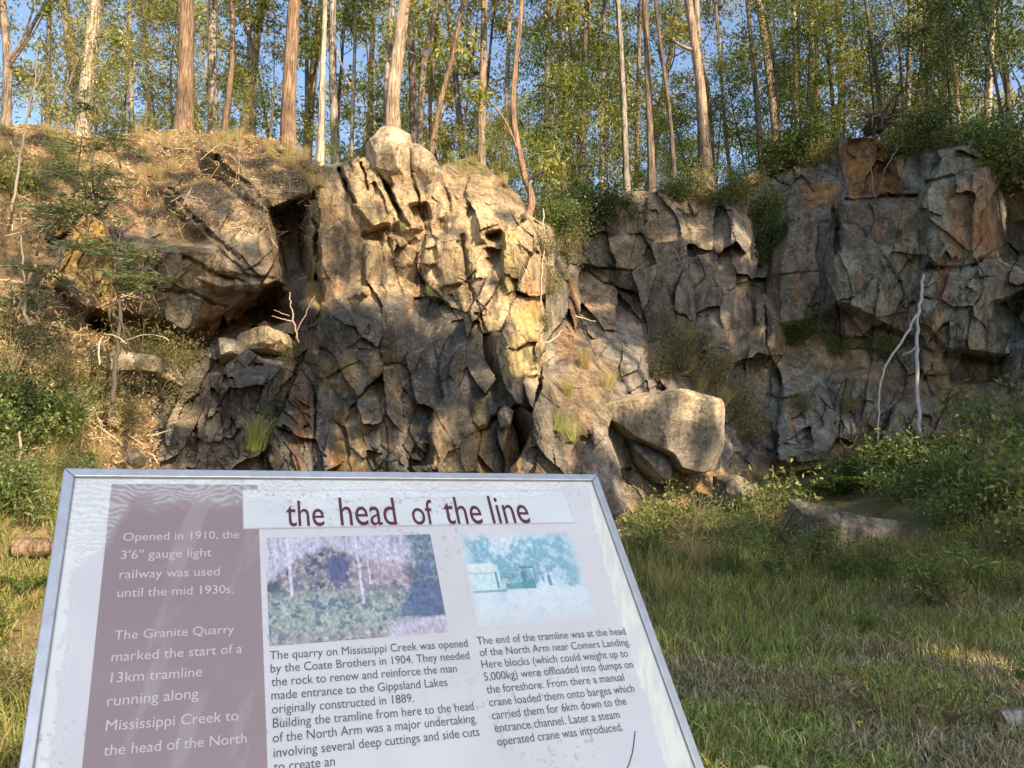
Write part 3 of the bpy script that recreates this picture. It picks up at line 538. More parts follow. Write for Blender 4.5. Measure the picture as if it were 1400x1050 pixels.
def plant_tree(pr, x, y, sc, label, group=GROUPB, rz=None, z=None, tilt=(0, 0)):
    z = topz(x, y) if z is None else z; rz = rng.random() * 6.28 if rz is None else rz
    if pr not in used:
        used[pr] = 1; pr.location = (x, y, z); pr.rotation_euler = (tilt[0], tilt[1], rz); pr.scale = (sc,) * 3; pr["label"] = label; pr["group"] = group; return pr
    return dup(pr, (x, y, z), rz, sc, label, group, tilt)
zones = [("far left, behind the yellow green wattles", -2, 0.16), ("between the two thick stringybark trunks on the left", .16, .30), ("behind the perched boulder", .30, .46), ("above the gap right of the buttress", .46, .62), ("above the shaded middle of the cliff", .62, .78), ("above the right hand cliff face", .78, 3)]
def zone(x, y):
    f = (700 + FPX * x / y) / 1400
    for s, a, b in zones:
        if a <= f < b: return s
    return zones[-1][0]
kinds = ["olive leaved slender", "tall pale barked", "yellow leaved thin", "grey barked", "green leaved thin", "dark leaved slender"]
def depthword(y): return "distant" if y > 42 else ("half hidden" if y > 30 else "near")
nb = 0
for row, (y0, y1, cnt) in enumerate([(23, 28, 16), (28, 36, 22), (36, 48, 17), (48, 64, 14)]):
    for k in range(cnt):
        f = -.12 + 1.24 * (k + rng.random()) / cnt; y = rng.uniform(y0, y1); x = (f * 1400 - 700) / FPX * y * .98
        if f < .14 and rng.random() < .5: continue
        w = [1, 1, 1.2, 1, .6, .3] if f < .55 else [1, .6, .6, .8, 1.2, 1.3]; q = rng.choice(6, p=np.array(w) / sum(w))
        plant_tree(protos[q], x, y, rng.uniform(.8, 1.15), "%s %s tree %s" % (depthword(y), kinds[q], zone(x, y))); nb += 1
# the trunks that stand out, traced one by one
def big_tree(base, mid, top, Y, w0, w1, col, label, seed, crown=True, limbs=(), cols=EUC, name="eucalyptus_tree"):
    r = np.random.default_rng(seed); b = px(base[0], base[1] + 8, Y); root = thing(name, label, "tree", tuple(b))
    pts = [b - [0, 0, .5], b] + [px(u, v, Y) for u, v in mid] + [px(top[0], top[1], Y)]
    d = unit(pts[-1] - pts[-2]); pts += [pts[-1] + d * 2.5 + r.normal(size=3) * [.2, .2, 0], pts[-1] + d * 5.5 + r.normal(size=3) * [.4, .4, 0]]
    pts = smooth_path(np.array(pts) - b, 6); t = np.linspace(0, 1, len(pts)); k = Y / FPX * .5
    hh = pts[:, 2] / (px(top[0], top[1], Y)[2] - b[2]); rad = k * np.interp(hh, [-.05, .02, .15, 1, 1.6, 2.2], [w0 * 1.5, w0 * 1.22, w0, w1, w1 * .7, w1 * .4])
    tb = MB(); c = np.tile(np.array(col, float), (1, 1)); add_tube(tb, pts, rad, 12, col, .3, seed)
    ends = []
    for lb in limbs:
        q = np.array([px(u, v, Y + dy) for u, v, dy in lb[0]]) - b; q = smooth_path(q, 5); add_tube(tb, q, np.linspace(k * lb[1], k * lb[1] * .35, len(q)), 6, np.array(col) * 1.0, .1); ends.append(q[-1])
    tb.build("trunk", BARK, root, True)
    cb = MB()
    if crown:
        for e in range(10):
            p = pts[int(len(pts) * r.uniform(.62, .98))]; q = limb(p, np.array([r.normal(), r.normal(), .4]), r.uniform(1.2, 2.6), r)
            foliage(cb, q[-1], .8, 330, cols, r)
    for e in ends: foliage(cb, e, .5, 220, cols, r)
    if cb.n: cb.build("crown", LEAF, root)
    return root
RED = (.21,.14,.095); PALE = (.42,.35,.265); GREY = (.30,.26,.22); DARKB = (.15,.12,.10); TAN = (.36,.27,.19)
big_tree((112,196), [(119,120),(126,60)], (133,-20), 18.5, 23, 20, PALE, "thick pale smooth barked trunk rising out of the wattles on the far left", 301, limbs=[([(121,52,0),(140,50,-.2),(160,53,-.3)],4)])
big_tree((252,172), [(253,120),(255,60)], (256,-20), 17.6, 22, 17, RED, "thick red brown stringybark trunk above the earth slope, left of centre", 302)
big_tree((292,182), [(290,90)], (289,-20), 20, 13, 11, GREY, "straight grey trunk just right of the thick red brown stringybark", 303)
big_tree((306,178), [(313,130),(318,70)], (316,-20), 18, 9, 6, RED, "thin curved reddish trunk beside the straight grey trunk", 304)
big_tree((394,188), [(396,110),(400,50)], (406,-20), 18, 20, 17, (.24,.16,.105), "thick reddish trunk at the top edge of the soil slope left of the buttress", 305)
big_tree((438,206), [(441,100)], (444,-20), 18, 10, 7, PALE, "thin pale straight trunk just left above the buttress", 306)
big_tree((459,212), [(455,100)], (455,-20), 21, 11, 9, GREY, "grey trunk with a side branch right of the thin pale straight trunk", 307, limbs=[([(456,90,0),(448,60,0),(440,20,.2)],4),([(457,60,0),(480,120,-.6),(516,160,-1)],4)])
big_tree((537,182), [(538,120),(546,60)], (557,-20), 17.4, 19, 15, TAN, "thick tan trunk bending right directly behind the perched boulder", 308)
big_tree((529,185), [(531,90)], (536,-20), 20, 12, 8, GREY, "grey trunk left alongside the bending tan trunk", 309)
big_tree((566,205), [(564,100)], (561,-20), 21, 10, 8, DARKB, "dark upright trunk right of the perched boulder", 310)
big_tree((573,208), [(578,100),(587,50)], (606,-20), 19.5, 10, 7, (.22,.18,.14), "brown trunk forking up to the right behind the squat block", 311, limbs=[([(579,80,0),(560,70,0),(545,40,0)],4)])
big_tree((588,212), [(602,140),(618,80)], (638,-20), 17.2, 8, 6, (.24,.16,.11), "slim brown trunk leaning right from beside the squat block", 312)
big_tree((633,215), [(624,120)], (610,-20), 21, 9, 7, DARKB, "thin dark trunk leaning left above the mossy rim", 313)
big_tree((658,232), [(660,120)], (663,-20), 20, 12, 9, (.31,.23,.17), "upright brown trunk behind the mossy rim of the buttress", 314)
big_tree((596,214), [(588,150)], (603,-20), 22, 5, 4, DARKB, "very thin dark stem between the leaning slim trunks", 315)
big_tree((720,300), [(727,272),(716,235),(702,160),(704,100)], (713,-20), 16.6, 9, 5, (.32,.2,.13), "curved reddish sapling rooted on the right shoulder of the buttress", 316, limbs=[([(714,228,0),(700,185,-.2),(680,150,-.3),(655,130,-.4)],5),([(722,245,0),(740,236,-.1),(756,228,-.1)],4)], cols=GRN + YEL)
big_tree((858,262), [(852,120)], (843,-20), 21, 9, 7, GREY, "thin grey trunk above the left end of the shaded cliff", 317)
big_tree((892,262), [(888,150)], (881,-20), 21, 10, 7, (.20,.155,.12), "brown trunk above the middle of the shaded cliff", 318)
big_tree((924,258), [(915,150)], (894,-20), 20.5, 6, 4, DARKB, "very thin dark leaning trunk left of the pale double trunk", 319)
big_tree((968,232), [(958,120)], (939,-20), 20.5, 14, 11, TAN, "thick tan trunk leaning left, the front of the double trunk above the cliff", 320, limbs=[([(952,70,0),(930,62,0),(915,48,.3)],6)])
big_tree((961,230), [(957,130)], (950,-20), 21.5, 12, 9, GREY, "grey trunk close behind the thick tan leaning trunk", 321)
big_tree((1043,238), [(1034,130)], (1020,-20), 20.5, 9, 6, DARKB, "dark straight trunk above the shaded gully of the cliff", 322)
big_tree((1062,180), [(1050,90)], (1034,-20), 24, 12, 9, TAN, "brown trunk behind the dark straight trunk", 323)
big_tree((1003,262), [(992,180)], (975,-20), 22, 6, 5, (.2,.17,.13), "thin brown stem right of the double trunk", 324)
big_tree((1208,172), [(1196,90)], (1180,-20), 20.5, 7, 5, DARKB, "thin dark trunk behind the uprooted stump", 325, cols=DRK + GRN)
big_tree((1314,190), [(1306,110)], (1294,-20), 19.6, 6, 5, TAN, "thin pale brown trunk on the rim of the right cliff face", 326, cols=DRK + GRN)
big_tree((1150,150), [(1148,60)], (1144,-20), 30, 8, 7, PALE, "pale distant trunk above the uprooted stump", 327)
big_tree((8,165), [(10,80)], (2,-20), 19, 12, 9, (.24,.19,.15), "grey brown tree with long forking bare limbs at the left edge", 328, limbs=[([(8,90,0),(30,60,-.2),(50,25,-.3),(75,-15,-.4)],8),([(22,70,-.1),(32,50,0),(45,10,0),(42,-20,0)],4),([(6,100,0),(45,45,-.4),(64,10,-.5)],4)])
for u, vb_, v0, Y, w, i in [(205,176,-20,24,6,0),(345,190,-20,26,8,1),(420,205,-20,27,7,2),(480,215,-20,24,6,3),(505,200,-20,30,9,4),(690,262,-20,25,7,5),(745,300,-20,24,8,6),(770,300,-20,27,6,7),(795,300,-20,23,10,8),(822,290,-20,26,7,9),(870,262,-20,28,6,10),(1090,220,-20,25,7,11),(1120,205,-20,27,8,12),(1240,200,-20,26,7,13),(1270,190,-20,24,5,14),(1350,200,-20,24,8,15),(65,172,-20,24,7,16),(180,180,-20,27,8,17)]:
    dx = rng.uniform(-12, 12); big_tree((u, vb_), [(u + dx * .4, vb_ * .5)], (u + dx, v0), Y, w, w * .8, [DARKB, GREY, (.22,.17,.13), PALE][i % 4], "%s background trunk %s" % (["dark", "grey", "brown", "pale"][i % 4], zone((u - 700) / FPX * Y, Y)), 340 + i)["group"] = GROUPB

# bushy young trees and shrubs along the rim
GROUPS = "young bushy trees along the rim of the cliff"
for u, Y, sc, q, lab in [(30,17.5,.62,0,"yellow green feathery wattle at the far left of the rim"),(75,19.5,.6,0,"yellow green wattle left of the thick pale trunk"),(170,19.5,.6,0,"yellow green wattle right of the thick pale trunk"),(215,18.5,.6,0,"yellow green wattle left of the thick stringybark trunk"),
   (275,20,.55,1,"fresh green bush between the stringybark and the grey trunk"),(340,21,.6,0,"olive bush right of the thin curved reddish trunk"),(420,20,.42,1,"bright green bush behind the soil slope left of the buttress"),(470,20,.42,1,"bright green bush just left of the perched boulder"),
   (610,20,.4,0,"olive bush behind the squat wedged block"),(650,21,.5,0,"pale dry bush behind the mossy rim"),(690,19,.5,1,"bright leafed bush left of the curved sapling"),(745,18.8,.75,1,"bright green young tree right of the curved sapling"),
   (790,20.5,.8,2,"dark green bushy young tree above the gap right of the buttress"),(815,21,.9,2,"tall dark green young tree above the gap"),(840,22,.8,1,"green young tree left above the shaded cliff"),(900,21.5,.5,2,"dark low bush on the rim of the shaded cliff"),
   (950,21.5,.45,2,"low dark bush under the double trunk"),(990,21.3,.55,2,"dark spreading bush right of the double trunk"),(1040,21,.6,2,"dark bush on the rim under the dark straight trunk"),(1090,20.5,.75,2,"dark young tree left of the uprooted stump"),(1130,21,.8,1,"green young tree behind the uprooted stump"),
   (1225,20,.7,2,"dark young tree right of the uprooted stump"),(1270,19.6,.6,2,"dark low tree on the right cliff rim"),(1330,19.6,.8,2,"dark young tree right of the pale brown trunk"),(1375,19,.95,2,"tall dark young tree at the right edge above the cliff"),(1420,18,.9,2,"dark tree at the outer right edge of the rim"),
   (1260,24,1.05,0,"pale yellow crowned young tree behind the right rim"),(1180,25,1.0,1,"green young tree behind the stump"),(1345,24,1.1,2,"tall dark tree behind the right rim"),(1080,26,1.0,2,"dark tree behind the gully"),(900,26,.9,1,"green young tree behind the shaded cliff rim"),(740,24,.9,1,"leafy young tree behind the curved sapling"),(130,22,.9,0,"olive young tree behind the left wattles"),(50,23,.9,0,"tall yellow wattle behind the left edge")]:
    plant_tree(protos2[q], (u - 700) / FPX * Y, Y, sc, lab, GROUPS)

# ------------------------------------------------------------------ unseen trees added to shade chosen spots of the cliff and the clearing
sh = thing("added_shade_tree", "unseen leafy tree added behind the viewpoint to shade one spot", "tree", group="unseen trees added for their shade")
tb = MB(); add_tube(tb, limb(np.array([0, 0, -14.]), np.array([0, 0, 1.]), 14.2, rng, 10, 0, .03), np.linspace(.16, .06, 11), 7, GREY); tb.build("trunk", BARK, sh, True)
cb = MB(); r_ = np.random.default_rng(9)
for k in range(26):
    c = r_.normal(size=3) * .42; foliage(cb, c, .36, 160, EUC, r_, .17, .085, .3, .9)
cb.build("crown", LEAF, sh)
first = True
SHADE = [(1050,300,19,1.7),(1150,250,19,1.7),(1250,250,18.5,1.6),(1350,250,18,1.7),(1040,420,18,1.6),(1150,420,17.6,1.6),(1270,420,17,1.7),(1390,420,16.5,1.7),(1100,570,17,1.7),(1230,570,16.5,1.6),(1370,560,15,1.6),
  (1010,520,17,1.2),(930,470,17.2,1.2),(850,400,18,1.4),(800,350,19,1.3),(960,320,19,.9),(880,330,18.3,.7),(1000,200,21,1.3),(1130,160,21,1.6),(1280,120,21,2.0),(1380,140,20,1.8),(1360,30,21,1.8),(780,300,19.5,1.0),(760,400,16.5,.5),(840,460,17,.9),(900,400,18,.9),(1080,640,16,1.3),(1180,640,15.5,1.3),(1100,350,18.5,1.2),(1200,330,18,1.2),(1320,330,17.5,1.2),(1330,480,16.8,1.2),(1200,490,17.2,1.2),
  (470,470,13.2,.6),(540,485,13,.7),(600,510,12.8,.65),(560,560,12.6,.55),(655,480,13.1,.45),(420,520,13,.8),(350,560,13,.9),(300,620,12.5,.8),(690,560,12.4,.6),(650,620,12.3,.45),
  (320,410,13.4,.55),(230,400,13.6,.6),(150,350,13.6,.5),(480,350,13.6,.42),(300,300,14.5,.3),(200,300,14.6,.3),(400,240,15.2,.3),(250,230,15.6,.3),(340,360,13.8,.3),(550,330,13.6,.22),(600,400,13.4,.3),
  (86,193,15.2,0.29),(49,188,15.2,0.29),(393,299,15.2,0.37),(79,259,15.2,0.26),(57,194,15.2,0.25),(397,303,15.2,0.38),(340,207,15.2,0.27),(262,289,15.2,0.39),(376,191,15.2,0.33),(282,254,15.2,0.24),(193,191,15.2,0.41),(369,261,15.2,0.27),(388,264,15.2,0.39),(361,255,15.2,0.29),(249,243,15.2,0.24),(117,301,15.2,0.21),(0,273,15.2,0.26),(220,249,15.2,0.28),(428,207,15.2,0.29),(71,274,15.2,0.26),(140,291,15.2,0.27),(231,315,15.2,0.22),(7,212,15.2,0.37),(256,214,15.2,0.27),(59,247,15.2,0.21),(293,314,15.2,0.41),(395,300,15.8,.35),(490,440,13.4,.3),(600,450,13,.3),(440,490,13,.4),(520,530,12.7,.45),(460,540,12.8,.5),(640,560,12.4,.35),(590,540,12.6,.5),(410,430,15,.5),(1230,200,18.5,1.0),(1300,300,17.6,1.0),(1350,400,17,1.0),(1180,380,17.8,1.0),(1330,220,18,1.0),(1100,300,18.6,1.0),(1000,420,17.6,.7),(1050,520,17,1.0),(870,340,18,.6),(1140,520,17,1.0),(400,360,15.8,.35),(460,600,12.4,.3),(520,560,12.5,.4),(400,570,12.5,.5),(330,500,13,.4),
  (180,215,15.8,.35),(290,255,14.9,.35),(345,235,15.4,.3),(220,260,15.2,.25),(375,215,16.5,.3),(260,330,14.3,.3),(120,250,14.8,.35),(60,230,14,.35),(310,205,16,.25),(440,300,13.7,.15),(520,280,13.7,.22),(620,330,13.8,.22),(690,300,14,.25),(580,250,14,.22),(670,400,13.5,.2),(30,350,12.3,.4),(100,390,12.4,.4),(200,360,13.9,.35),
  (60,470,11.5,.5),(870,600,13.6,.42),(830,650,12.6,.7),(940,620,13.6,.25),
  (1060,880,7.6,1.3),(1250,850,8.4,1.4),(1000,800,9.2,1.4),(1180,790,9.6,1.4),(1350,780,9.8,1.4),(1150,1000,5.2,1.4),(1350,1000,5.2,1.5),(950,950,5.8,1.2),(900,760,10.5,1.3),(1060,740,11.4,.8),(1200,720,12,.9),(1330,680,12.5,1.0),
  (300,800,1.0,1.0),(700,800,1.15,.9),(900,950,1.2,.9),(300,1000,.9,.9),(640,1040,1.0,.9)]
for k, (u, v, Y, rad) in enumerate(SHADE):
    p = px(u, v, Y); L = 23 + (k % 5) * 1.6
    if Y < 2: L = 12 + (k % 3)
    q = p + SUN * L; sc = rad / 1.05
    if first: sh.location = q; sh.scale = (sc, sc, 1); first = False
    else: dup(sh, tuple(q), k * 1.3, (sc, sc, sc))
for o in list(COL.objects):
    if o.name.startswith("added_shade_tree"): o.scale = (o.scale[0], o.scale[0], o.scale[0])

# ------------------------------------------------------------------ sign
rv = ray(3020, 674); rv = rv / np.linalg.norm(rv); uv = ray(304, -760); uv = uv / np.linalg.norm(uv); uv = unit(uv - rv * (uv @ rv)); nv = np.cross(rv, uv); 
if nv @ ray(450, 800) > 0: nv = -nv
CAMP = np.array([0, 0, CAM_H]); tl = ray(88, 642); tl = CAMP + tl * 1.0
def onp(u, v):                               # board coordinates (right, down) of a point seen on the board
    d = ray(u, v); t = ((tl - CAMP) @ nv) / (d @ nv); p = CAMP + d * np.asarray(t)[..., None] - tl; return np.stack([p @ rv, -(p @ uv)], -1)
W_ = onp(815, 650)[0]; H_ = .66
sign = thing("information_sign", "white framed information board about the quarry tramline, titled the head of the line", "sign")
M = Matrix(((rv[0], uv[0], nv[0], tl[0]), (rv[1], uv[1], nv[1], tl[1]), (rv[2], uv[2], nv[2], tl[2]), (0, 0, 0, 1)))
if M.to_3x3().determinant() < 0: print("left handed sign basis")
sign.matrix_world = M
FW = .0125
def frame_bar(pts, z0, z1):                  # mitred rail
    V = [(x, -y, z0) for x, y in pts] + [(x, -y, z1) for x, y in pts]
    m = MB(); m.add(V, [(0, 1, 2, 3), (7, 6, 5, 4), (0, 4, 5, 1), (1, 5, 6, 2), (2, 6, 7, 3), (3, 7, 4, 0)], (.62, .62, .62)); o = m.build("frame_rail", ALU, sign)
    b = o.modifiers.new("bevel", 'BEVEL'); b.width = .0012; b.segments = 2; return o
g = .0004
frame_bar([(g, 0), (W_ - g, 0), (W_ - FW - g, FW), (FW + g, FW)], -.016, .004); frame_bar([(FW + g, H_ - FW), (W_ - FW - g, H_ - FW), (W_ - g, H_), (g, H_)], -.016, .004)
frame_bar([(0, g), (FW, FW + g), (FW, H_ - FW - g), (0, H_ - g)], -.016, .004); frame_bar([(W_ - FW, FW + g), (W_, g), (W_, H_ - g), (W_ - FW, H_ - FW - g)], -.016, .004)
def delam(x, y):                             # white lifted laminate in rippled edge bands; right band paints its bright reflection
    sx, sy = x * 1000, y * 1000; n = fbm(sx, sy, 60, 4, 411); e = 16 * fbm(sx, sy, 34, 4, 412)
    top = 1 - sstep(-4, 26, (sy - 13) - (30 + 14 * n + 26 * np.exp(-((sx - 250) / 120) ** 2) * 0 + e) * np.where(sx < 330, 1.0, .9) + np.clip(sx - 620, 0, 200) * .25)
    left = 1 - sstep(-4, 10, (sx - 14) - np.interp(sy, [0, 60, 110, 150, 300, 700], [70, 62, 44, 9, 12, 10]) - e * .4)
    right = 1 - sstep(0, 5, (W_ * 1000 - 13 - sx) - np.interp(sy, [0, 60, 150, 300, 700], [6, 16, 26, 34, 46]) - 7 * fbm(sx, sy, 9, 3, 413))
    wv = np.sin((sy + 30 * fbm(sx, sy, 70, 3, 414) + 5 * fbm(sx, sy, 14, 3, 419) + .012 * (sx - 60) * np.where(sx < 120, 0, 0) + 7 * np.exp(-((sx - 30) / 60) ** 2)) / 1.35 + 3.0 * fbm(sx * .35, sy, 14, 3, 415))
    rip = sstep(-.35, .55, wv + .7 * fbm(sx, sy, 12, 3, 416))
    streak = sstep(-.3, .4, fbm(sx * 1.0 + sy * .3, sy * .22, 7, 4, 417))
    blob = sstep(.0, .25, fbm(sx, sy, 10, 3, 418) + (1 - np.clip((sx - 14) / 16, 0, 2)) * .9 - .1)
    a = np.maximum(top, left * (sy < 150)) * (.25 + .6 * rip); a = np.maximum(a, left * (sy >= 120) * blob * .75); b = right * (.35 + .65 * streak)
    a = a * (1 - .75 * sstep(0, 14, (sy - 40)) * (sx > 330)) ; return np.clip(a, 0, 1), np.clip(b, 0, 1)
def paint(base, x, y, k=1.0):
    a, b = delam(x, y); c = lay(np.broadcast_to(np.asarray(base, float), x.shape + (3,)).copy(), (.80, .83, .82), a * .9 * k); c = c * (1 - .16 * sstep(.25, .32, a) * sstep(.6, .4, a))[..., None]; c = lay(c, (.84, .84, .72), b * .85)  # right band laid in cream as a painted highlight
    c = lay(c, (.30, .27, .22), sstep(.36, .5, fbm(x * 1000, y * 1000, 5, 3, 432)) * .5 * sstep(-.1, .3, fbm(x * 1000, y * 1000, 120, 2, 433)))
    c = lay(c, (.72, .72, .70), sstep(.1, .4, fbm(x * 1000 + y * 300, y * 220, 26, 4, 434)) * .11); return c * (1 + .07 * fbm(x * 1000, y * 1000, 90, 4, 431))[..., None]
def sheet(name, x0, y0, x1, y1, z, step, colf, corners=None):
    nx = max(2, int((x1 - x0) / step)); ny = max(2, int((y1 - y0) / step)); X, Y = np.meshgrid(np.linspace(x0, x1, nx), np.linspace(y0, y1, ny))
    if corners is not None:
        s = (X - x0) / (x1 - x0); t = (Y - y0) / (y1 - y0); q = [np.array(k) for k in corners]
        XY = (q[0] * (1 - s)[..., None] + q[1] * s[..., None]) * (1 - t)[..., None] + (q[3] * (1 - s)[..., None] + q[2] * s[..., None]) * t[..., None]; X, Y = XY[..., 0], XY[..., 1]
    c = colf(X, Y); m = MB(); ii = np.arange(ny - 1)[:, None] * nx + np.arange(nx - 1)[None]
    m.add(np.stack([X, -Y, np.full(X.shape, z)], -1).reshape(-1, 3), np.stack([ii, ii + nx, ii + nx + 1, ii + 1], -1).reshape(-1, 4), c.reshape(-1, 3)); return m.build(name, PRINT, sign)
def boardcol(x, y):
    c = paint((.65, .645, .66), x, y); c = lay(c, (.62, .55, .52), np.exp(-((x - .42) / .35) ** 2 - ((y - .2) / .12) ** 2) * .25)
    e = np.minimum.reduce([x - FW, W_ - FW - x, y - FW]); c = lay(c, (.09, .09, .09), (1 - sstep(.0, .0028, e)) * .9); return c
o = sheet("board", FW - .001, FW - .001, W_ - FW + .001, H_ - FW + .001, 0, .0016, boardcol)
bk = MB(); bk.add([(.004, -.004, -.003), (W_ - .004, -.004, -.003), (W_ - .004, -H_ + .004, -.003), (.004, -H_ + .004, -.003), (.004, -.004, -.012), (W_ - .004, -.004, -.012), (W_ - .004, -H_ + .004, -.012), (.004, -H_ + .004, -.012)],
    [(0, 3, 2, 1), (4, 5, 6, 7), (0, 1, 5, 4), (1, 2, 6, 5), (2, 3, 7, 6), (3, 0, 4, 7)], (.3, .3, .3)); bk.build("backing_plate", ALU, sign)
c0 = onp(152, 662); c1 = onp(354, 662); c2 = onp(113, 1050)
xl = (c0[0] + c2[0]) / 2; xr = (c1[0] + onp(363, 1050)[0]) / 2
sheet("brown_column", xl, c0[1], xr, H_ - .02, .0004, .0016, lambda x, y: paint((.30, .225, .235), x, y, .55))
h0 = onp(331, 670); h1 = onp(772, 672); h2 = onp(775, 721); h3 = onp(331, 726)
def stripcol(x, y):
    c = paint((.66, .70, .71), x, y, 1.0); e = np.minimum.reduce([x - h0[0], h1[0] - x, y - h0[1], h3[1] - .003 - y]); return lay(c, (.36, .34, .36), (1 - sstep(.0006, .0018, e)) * .6)
sheet("header_strip", h0[0], h0[1], h1[0], h3[1] - .002, .0008, .0013, stripcol)
# printed photographs, faded
def photo1(x, y, s, t):
    sx, sy = s * 420, t * 262; c = np.ones(s.shape + (3,)) * np.array([.55, .54, .64])
    trunks = sstep(.1, .35, fbm(sx, sy * .06, 5, 3, 501)); c = lay(c, (.66, .63, .78), trunks * .7); c = lay(c, (.40, .40, .52), sstep(.15, .4, fbm(sx, sy * .08, 7, 3, 502)) * .7)
    hill = sstep(-.03, .04, t - (np.interp(s, [0, .05, .2, .33, .42, .55, .8, 1], [.42, .36, .2, .11, .15, .24, .3, .35]) + .05 * fbm(sx, sy, 14, 4, 503)))
    hc = lay(np.ones(s.shape + (3,)) * np.array([.24, .235, .30]), (.50, .42, .40), sstep(0, .3, fbm(sx, sy, 9, 4, 504))); hc = lay(hc, (.10, .12, .17), sstep(.05, .3, fbm(sx, sy, 16, 4, 505))); hc = lay(hc, (.62, .50, .56), np.exp(-((s - .66) / .14) ** 2 - ((t - .33) / .2) ** 2) * .7)
    c = lay(c, hc, hill); c = lay(c, (.13, .15, .27), sstep(.1, -.05, np.maximum(abs(s - .40) / .05 - 1, abs(t - .33) / .14 - 1) + .5 * fbm(sx, sy, 10, 3, 506)))
    bush = sstep(-.04, .08, t - (.56 + .08 * fbm(sx, sy, 24, 3, 507))); bc = lay(np.ones(s.shape + (3,)) * np.array([.33, .40, .38]), (.50, .52, .46), sstep(-.1, .3, fbm(sx, sy, 6, 4, 508))); bc = lay(bc, (.16, .22, .28), sstep(.0, .35, fbm(sx, sy, 11, 4, 509))); c = lay(c, bc, bush * .95)
    rt = sstep(-.03, .05, s - (.84 - .25 * np.clip((t - .5) * 2, 0, 1) * (t < .82) + .05 * fbm(sx, sy, 15, 3, 510))) * (t < .85); rc = lay(np.ones(s.shape + (3,)) * np.array([.12, .17, .30]), (.28, .42, .27), sstep(.0, .3, fbm(sx, sy, 7, 4, 511)) * (t < .5) * .6); c = lay(c, rc, rt * .9)
    rd = sstep(.0, .04, t - (.83 + .03 * fbm(sx, sy, 30, 2, 512))) * sstep(.6, .68, s); c = lay(c, (.56, .52, .62), rd); c = lay(c, (.40, .30, .36), sstep(.0, .04, t - .88) * (s < .65) * sstep(0, .3, fbm(sx, sy, 5, 3, 513)) * .8)
    for a, w, t1 in ((.125, .013, .58), (.52, .010, .68), (.575, .005, .5)): c = lay(c, (.68, .65, .80), sstep(w, w * .5, abs(s - a - .01 * t)) * (t < t1))
    g_ = fbm(sx, sy, 9, 5, 530, .8) + .6 * fbm(sx, sy * .5, 4, 3, 531); return np.clip(c * (1 + .55 * g_)[..., None], .05, .85) * .95
def photo2(x, y, s, t):
    sx, sy = s * 200, t * 130; c = lay(np.ones(s.shape + (3,)) * np.array([.50, .66, .76]), (.64, .72, .79), sstep(-.2, .4, fbm(sx, sy, 40, 3, 520)))
    tr = sstep(-.1, .22, fbm(sx, sy, 22, 5, 521) + .55 - 2.6 * (abs(t - .36) ** 1.3) - .55 * np.exp(-((s - .38) / .1) ** 2 - ((t - .05) / .25) ** 2) - .6 * np.clip(t - .55, 0, 1) * 5) * sstep(.0, .06, s) * sstep(1.02, .85, s)
    tc = lay(np.ones(s.shape + (3,)) * np.array([.25, .46, .55]), (.46, .62, .70), sstep(-.1, .35, fbm(sx, sy, 6, 4, 522))); tc = lay(tc, (.14, .30, .36), np.exp(-((t - .52) / .1) ** 2) * sstep(-.1, .3, fbm(sx, sy, 9, 3, 523)) * .8); c = lay(c, tc, tr)
    gr = sstep(.62, .67, t + .015 * fbm(sx, sy, 16, 3, 524)); c = lay(c, (.66, .73, .77), gr); c = lay(c, (.48, .62, .72), gr * sstep(.1, .4, fbm(sx, sy, 18, 4, 525)) * .6)
    box = lambda a, b, d, e: ((s > a) & (s < b) & (t > d) & (t < e)).astype(float)
    hut = box(.02, .27, .36, .64); c = lay(c, (.60, .76, .79), hut); c = lay(c, (.70, .78, .80), box(.02, .245, .34, .43)); c = lay(c, (.22, .45, .50), box(.02, .22, .445, .455)); c = lay(c, (.17, .36, .38), box(.232, .25, .44, .62)); c = lay(c, (.25, .45, .52), box(.02, .3, .635, .655))
    c = lay(c, (.14, .36, .36), box(.30, .44, .57, .63)); c = lay(c, (.12, .30, .33), box(.44, .55, .55, .64)); c = lay(c, (.13, .30, .33), box(.44, .57, .395, .415)); c = lay(c, (.12, .28, .32), sstep(1, .7, np.hypot((s - .47) / .03, (t - .5) / .07))); c = lay(c, (.14, .3, .34), box(.56, .567, .41, .6)); c = lay(c, (.62, .72, .75), box(.57, .66, .57, .62) * sstep(-.1, .1, np.sin(sx * 1.1))); c = lay(c, (.15, .32, .38), box(.66, .69, .5, .62))
    c = np.clip(c * (1 + .45 * fbm(sx * 2, sy * 2, 8, 5, 532, .8) * (1 - .6 * gr))[..., None], .05, .82)
    f = np.minimum(np.minimum(s, 1 - s) * 14, np.minimum(t * 12, (1 - t) * 5)); return lay(c, (.65, .645, .66), (1 - np.clip(f, 0, 1)) * .8)
def photo_sheet(cs, fn, label):
    q = [onp(*p) for p in cs]; x0 = min(q[0][0], q[3][0]); x1 = max(q[1][0], q[2][0]); y0 = min(q[0][1], q[1][1]); y1 = max(q[2][1], q[3][1])
    X0, X1, Y0, Y1 = (q[0][0] + q[3][0]) / 2, (q[1][0] + q[2][0]) / 2, (q[0][1] + q[1][1]) / 2, (q[2][1] + q[3][1]) / 2
    o = sheet("printed_photograph", X0, Y0, X1, Y1, .0004, .0009, lambda x, y: fn(x, y, (x - X0) / (X1 - X0), (y - Y0) / (Y1 - Y0))); o["label"] = label
photo_sheet([(363,735),(591,731),(611,867),(368,881)], photo1, "faded purple tinted photograph of an overgrown quarry face")
photo_sheet([(628,729),(788,727),(812,846),(648,858)], photo2, "faded blue photograph of a hut and small engine in a clearing")
